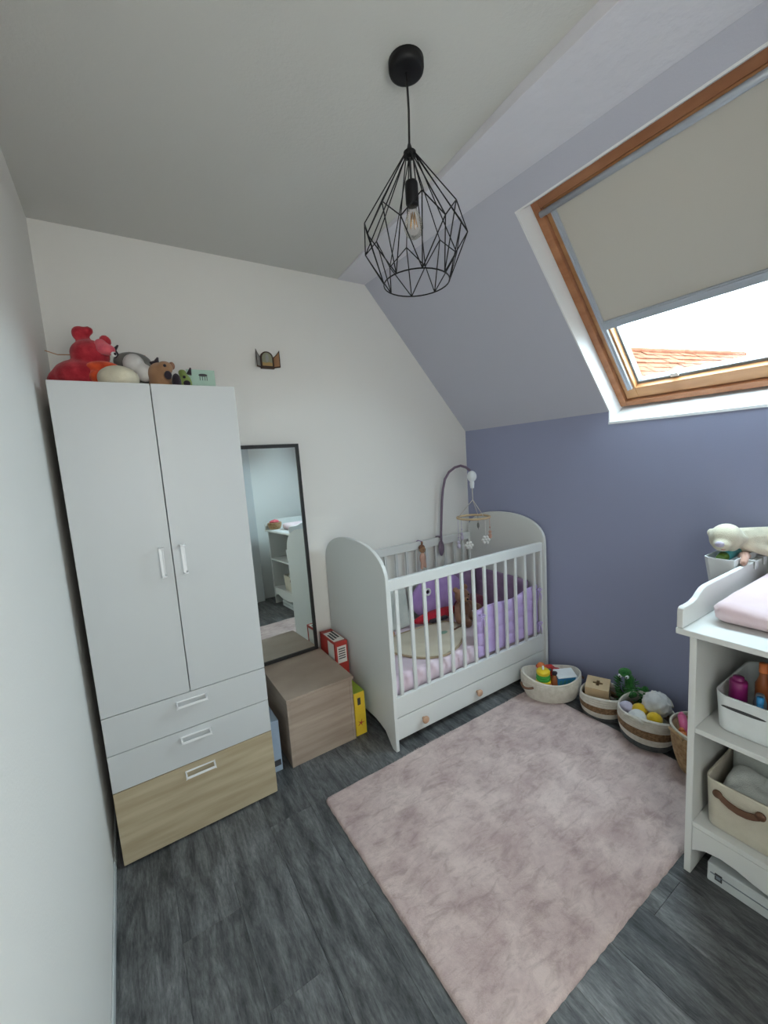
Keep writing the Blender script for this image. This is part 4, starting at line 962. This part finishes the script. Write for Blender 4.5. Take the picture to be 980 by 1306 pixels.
def fold(name, label, c, s, mt_, rot, cat='cloth', group=None, seed=0):
    th = thing(name, label, cat, c, group)
    Rm = Matrix.Rotation(rot[1], 3, 'Y') @ Matrix.Rotation(rot[0], 3, 'X'); x, y, z = s
    def fn(v):
        v = Vector((v.x, v.y, v.z+.012*noise.noise((v.x*25, v.y*25, seed)))); return Rm @ v+Vector(c)
    puffy(-x/2, x/2, -y/2, y/2, 0, z, min(z*.45, .02), 30, 24, fn=fn).build('cloth', mt_, th)
fold('folded_cloth', 'grey white folded muslin heaped at the front of the fabric basket', (1.80, -1.955, .275), (.15, .20, .085), 'cloth_grey_white', (.15, -.25), group='folded cloths in the fabric basket', seed=1)
fold('folded_cloth', 'pale folded cloth standing at the back left of the fabric basket', (1.93, -1.93, .28), (.12, .16, .13), 'cloth_grey_white', (-.1, .3), group='folded cloths in the fabric basket', seed=2)
fold('folded_cloth', 'pale folded cloth at the right of the fabric basket', (1.83, -2.10, .27), (.18, .13, .10), 'cloth_grey_white', (-.25, 0), group='folded cloths in the fabric basket', seed=3)
sb_ = thing('storage_case', 'flat light grey case with a dark label on the floor under the changing table', 'case', (1.9, -2.05, 0))
MB().box(1.702, 2.08, -2.30, -1.846, 0.001, .068).build('case_body', 'scale_grey', sb_, bevel=.004)
MB().box(1.699, 1.702, -2.29, -1.856, .036, .038).build('seam', 'gasket', sb_)
MB().box(1.6995, 1.702, -1.888, -1.868, .020, .044).build('label', 'ink_dark', sb_, bevel=.001)
MB().box(1.6985, 1.6995, -1.884, -1.872, .027, .037).build('label_print', 'gasket', sb_)
# seen in the mirror on the near end of the tabletop
wbk = (1.745, -2.395, .876)
th = thing('wicker_basket', 'small round tan wicker basket seen in the mirror on the changing table', 'basket', wbk)
coil(th, 'basket_body', 'rope_natural', wbk, 1, 1, 0, 0, .075, .055, .078, .006, bottom=True, pitch=.008)
fuzzy('hair_bows', 'pink fabric bows heaped in the small wicker basket, seen in the mirror', 'bows', (1.745, -2.395, .958), .045, 'plush_pink', .012, 40, (1.2, 1.1, .6))
th = thing('pump_bottle', 'white pump bottle on the changing table seen in the mirror', 'bottle', (2.32, -2.36, .876))
MB().lathe([(0, 0), (.028, 0), (.028, .11), (.012, .13), (.010, .15), (0, .151)], (2.32, -2.38, .876), 16).build('body', 'plastic_white', th)
MB().tube([(2.32, -2.38, 1.026), (2.32, -2.38, 1.046), (2.29, -2.38, 1.05)], .004, 8).build('pump', 'plastic_teal', th)

# ------------------------------------------------------------------ pendant lamp
LX, LY = 1.018, -1.315
lp = thing('pendant_lamp', 'black geometric wire cage pendant lamp with a bare bulb', 'lamp', (LX, LY, H))
MB().lathe([(0, -.030), (.040, -.030), (.048, -.026), (.050, -.018), (.050, -.0005), (0, -.0005)], (LX, LY, H), 32).build('ceiling_rose', 'black', lp)
BXx, BYy = LX-.004, LY
MB().tube([(LX, LY, H-.028), (LX+.001, LY, 2.46), (BXx, BYy, 2.365), (BXx, BYy, 2.265)], .0032, 8).build('cord', 'wire', lp)
MB().lathe([(.004, .022), (.008, .008), (.018, 0), (.018, -.012), (.004, -.014), (.004, .022)], (BXx, BYy, 2.350), 16).build('top_cap', 'black', lp)
MB().lathe([(.004, 0), (.017, -.004), (.019, -.010), (.019, -.062), (.016, -.068), (0, -.068)], (BXx, BYy, 2.275), 20).build('socket', 'black', lp)
MB().lathe([(.012, 0), (.013, -.012), (.020, -.030), (.028, -.050), (.029, -.064), (.022, -.082), (.008, -.092), (0.0005, -.093)], (BXx, BYy, 2.209), 20).build('bulb', 'bulb', lp)
t = MB()
for k in range(5):
    a_ = k*2*PI/5; t.tube([(BXx+.005*math.cos(a_), BYy+.005*math.sin(a_), 2.188), (BXx+.011*math.cos(a_+.6), BYy+.011*math.sin(a_+.6), 2.148)], .0012, 5)
t.build('filament', 'filament', lp)
N = 8; Z = (2.344, 2.163, 2.103, 1.993); RR = (.016, .144, .155, .098); ph0 = .30
Tp = [Vector((BXx+RR[0]*math.cos(ph0+2*PI*k/N), BYy+RR[0]*math.sin(ph0+2*PI*k/N), Z[0])) for k in range(N)]
Up = [Vector((BXx+RR[1]*math.cos(ph0+2*PI*k/N), BYy+RR[1]*math.sin(ph0+2*PI*k/N), Z[1])) for k in range(N)]
Lo = [Vector((BXx+RR[2]*math.cos(ph0+2*PI*(k+.5)/N), BYy+RR[2]*math.sin(ph0+2*PI*(k+.5)/N), Z[2])) for k in range(N)]
Bt = [Vector((BXx+RR[3]*math.cos(ph0+2*PI*k/N), BYy+RR[3]*math.sin(ph0+2*PI*k/N), Z[3])) for k in range(N)]
t = MB(); w_ = .0017
for k in range(N):
    j = (k+1) % N
    for a_, b_ in ((Tp[k], Up[k]), (Tp[k], Lo[k]), (Up[k], Lo[k]), (Up[j], Lo[k]), (Lo[k], Bt[k]), (Lo[k], Bt[j]), (Up[k], Bt[k])):
        t.tube([a_, b_], w_, 6)
t.tube([(BXx+RR[3]*math.cos(2*PI*k/32), BYy+RR[3]*math.sin(2*PI*k/32), Z[3]) for k in range(32)], w_*1.15, 6, closed=True)
t.build('wire_cage', 'black', lp, merge=False)

# ------------------------------------------------------------------ little triptych on the wall
ic = thing('wooden_triptych', 'tiny dark wooden triptych with an arched centre hanging on the wall', 'wall ornament', (.965, -.01, 2.03))
def arch(x0, x1, z0, z1, fullarc=True, side_=0, k=10):
    p = [(x0, z0), (x1, z0)]
    for i in range(k+1):
        u = i/k
        if fullarc: a_ = PI*u; p.append(((x0+x1)/2+(x1-x0)/2*math.cos(a_), z1-.03+.03*math.sin(a_)))
        else:
            x = x1+(x0-x1)*u; w = (x-x0)/(x1-x0) if side_ > 0 else (x1-x)/(x1-x0); p.append((x, z1-.035+.035*w**1.6))
    return p
def wing(xh, sgn, pts, d0, d1, name, mt_):
    # pts in local (u, z), u from hinge outwards; wing swings 40 degrees forwards
    ca, sa = math.cos(.75), math.sin(.75)
    MB().prism(pts, lambda a_, b_, d: Vector((xh+sgn*(a_*ca)-sgn*d*sa*0, -.004-a_*sa-d, b_)), d0, d1).build(name, mt_, ic)
MB().prism(arch(.930, 1.000, 2.030, 2.118), XZ, -.016, -.002).build('centre_panel', 'dark_wood', ic, bevel=.001, segs=1)
MB().prism(arch(.937, .993, 2.040, 2.111), XZ, -.0168, -.016).build('centre_painting', 'icon_green', ic)
MB().prism(arch(.942, .988, 2.040, 2.062, False, 0) if False else [(.937, 2.040), (.993, 2.040), (.993, 2.056), (.975, 2.060), (.955, 2.055), (.937, 2.06)], XZ, -.0172, -.0168).build('gilt_ground', 'gold_leaf', ic)
MB().ball((.965, -.0172, 2.082), (.010, .0008, .022), 12).build('painted_figure', 'icon_sky', ic)
for xh, sg in ((.930, -1), (1.000, 1)):
    w = .042; out = [(0, 2.030), (w, 2.030), (w, 2.122), (w*.85, 2.115), (w*.6, 2.104), (w*.3, 2.094), (0, 2.088)]; inn = [(.005, 2.037), (w-.005, 2.037), (w-.005, 2.112), (w*.6, 2.098), (.005, 2.085)]
    wing(xh, sg, out, 0, .006, 'wing', 'dark_wood'); wing(xh, sg, inn, .006, .0068, 'wing_painting', 'icon_sky' if sg < 0 else 'plush_tan')
MB().box(.928, 1.002, -.020, -.002, 2.025, 2.030).build('base_strip', 'dark_wood', ic)

# ------------------------------------------------------------------ soft toys on the wardrobe (top at z 1.805)
ZT = 1.8062
PX, PY = .150, -.36
plush('red_plush', 'large red plush with round ears and orange ruff sitting on the wardrobe', 'soft toy', (PX, PY, ZT), [
    ('body', 'plush_red', [('b', (PX-.02, PY, ZT+.062), (.100, .085, .065)), ('b', (PX+.01, PY-.005, ZT+.145), (.066, .060, .056)), ('b', (PX-.012, PY, ZT+.222), (.030, .018, .030)), ('b', (PX+.014, PY-.002, ZT+.235), (.018, .014, .018)), ('b', (PX+.064, PY, ZT+.200), (.022, .015, .026)),
        ('t', [(PX-.10, PY, ZT+.05), (PX-.115, PY+.02, ZT+.05)], [.034, .024])]),
    ('ruff', 'plush_orange', [('b', (PX+.045, PY-.062, ZT+.088), (.058, .030, .024)), ('t', [(PX+.02, PY-.08, ZT+.05), (PX+.075, PY-.09, ZT+.035)], .024)]),
    ('snout', 'plush_pink', [('b', (PX+.062, PY-.050, ZT+.158), (.034, .030, .022)), ('b', (PX+.048, PY-.045, ZT+.180), (.022, .018, .018))])],
    [('eye', 'plastic_white', [('b', (PX+.086, PY-.068, ZT+.138), .010)]), ('pupil', 'plush_dark', [('b', (PX+.090, PY-.076, ZT+.138), .005)]), ('whisker', 'plush_tan', [('t', [(PX-.02, PY-.02, ZT+.14), (PX-.09, PY-.02, ZT+.135), (PX-.125, PY-.03, ZT+.145)], .0018)])])
plush('round_cushion_toy', 'round cream plush cushion lying in front of the red plush', 'soft toy', (.245, -.47, ZT), [
    ('body', 'plush_cream', [('b', (.240, -.475, ZT+.038), (.070, .062, .048))])])
DZ_ = .040
plush('grey_cat', 'grey and white plush cat with dark pointed ears on the wardrobe', 'soft toy', (.305, -.34, ZT), [
    ('body', 'plush_grey', [('b', (.300, -.33, ZT+DZ_+.095), (.070, .048, .040)), ('b', (.330, -.33, ZT+.045), (.060, .055, .046)), ('b', (.325, -.335, ZT+DZ_+.05), (.060, .055, .050))]),
    ('belly', 'plush_white', [('b', (.300, -.385, ZT+DZ_+.075), (.040, .030, .042)), ('b', (.332, -.40, ZT+DZ_+.040), (.034, .030, .036))])],
    [('ear', 'plush_dark', [('t', [(.250, -.345, ZT+DZ_+.105), (.240, -.345, ZT+DZ_+.135), (.256, -.345, ZT+DZ_+.155)], [.012, .009, .003])]),
     ('ear', 'plush_dark', [('t', [(.362, -.345, ZT+DZ_+.085), (.385, -.345, ZT+DZ_+.095), (.392, -.345, ZT+DZ_+.118)], [.014, .013, .003])]), ('scarf', 'plush_pinkskin', [('t', [(.29, -.29, ZT+DZ_+.135), (.35, -.29, ZT+DZ_+.125)], [.012, .012])])])
DZ_ = .030
plush('tan_dog', 'tan plush dog with black eye patch and nose on the wardrobe', 'soft toy', (.395, -.42, ZT), [
    ('body', 'plush_tan', [('b', (.385, -.415, ZT+.034), (.044, .045, .036)), ('b', (.385, -.42, ZT+DZ_+.042), (.044, .045, .048)), ('b', (.402, -.45, ZT+DZ_+.062), (.030, .028, .028))])],
    [('ear', 'plush_brown', [('b', (.430, -.435, ZT+DZ_+.076), (.012, .010, .016))]), ('nose', 'plush_dark', [('b', (.408, -.478, ZT+DZ_+.030), (.014, .010, .017))]), ('eye', 'plush_dark', [('b', (.400, -.479, ZT+DZ_+.066), .006)])], vox=.006)
DZ_ = .022
plush('plush_panda', 'small dark blue plush squeezed beside the tan dog', 'soft toy', (.436, -.45, ZT), [
    ('body', 'plush_dark', [('b', (.436, -.475, ZT+.034), (.018, .022, .036))])], [], vox=.005)
plush('plush_frog', 'small lime green plush with a dark ear at the right of the row', 'soft toy', (.47, -.42, ZT), [
    ('body', 'plush_lime', [('b', (.474, -.42, ZT+.040), (.028, .028, .042)), ('b', (.468, -.42, ZT+DZ_+.062), (.016, .016, .014))])],
    [('ear', 'plush_dark', [('t', [(.492, -.43, ZT+DZ_+.055), (.500, -.43, ZT+DZ_+.082)], [.010, .003])]), ('eye', 'plush_dark', [('b', (.470, -.448, ZT+DZ_+.040), .006)]), ('stripe', 'plush_dark', [('b', (.478, -.446, ZT+DZ_+.016), (.014, .006, .012))])], vox=.005)
cd = thing('picture_card', 'mint green picture card standing on the right of the wardrobe top', 'card', (.55, -.40, ZT))
MB().box(.487, .598, -.405, -.395, ZT, ZT+.104).build('card', 'card_mint', cd, bevel=.001, segs=1)
t = MB().ball((.550, -.4055, ZT+.082), (.018, .001, .006), 12)
for x in (.536, .546, .556, .564): t.box(x, x+.002, -.4062, -.405, ZT+.060, ZT+.08)
t.build('drawing', 'ink_dark', cd)

# the baskets that stand on the rug's edge, with what lies in them
for o in list(COL.objects):
    if o.parent is None and 'label' in o and o.type in ('EMPTY', 'MESH'):
        x, y, z = o.location
        if x > 2.05 and z < .3 and (-1.0 < y < -.74 or -1.50 < y < -1.30 or -1.72 < y < -1.50): o.location.z += .014
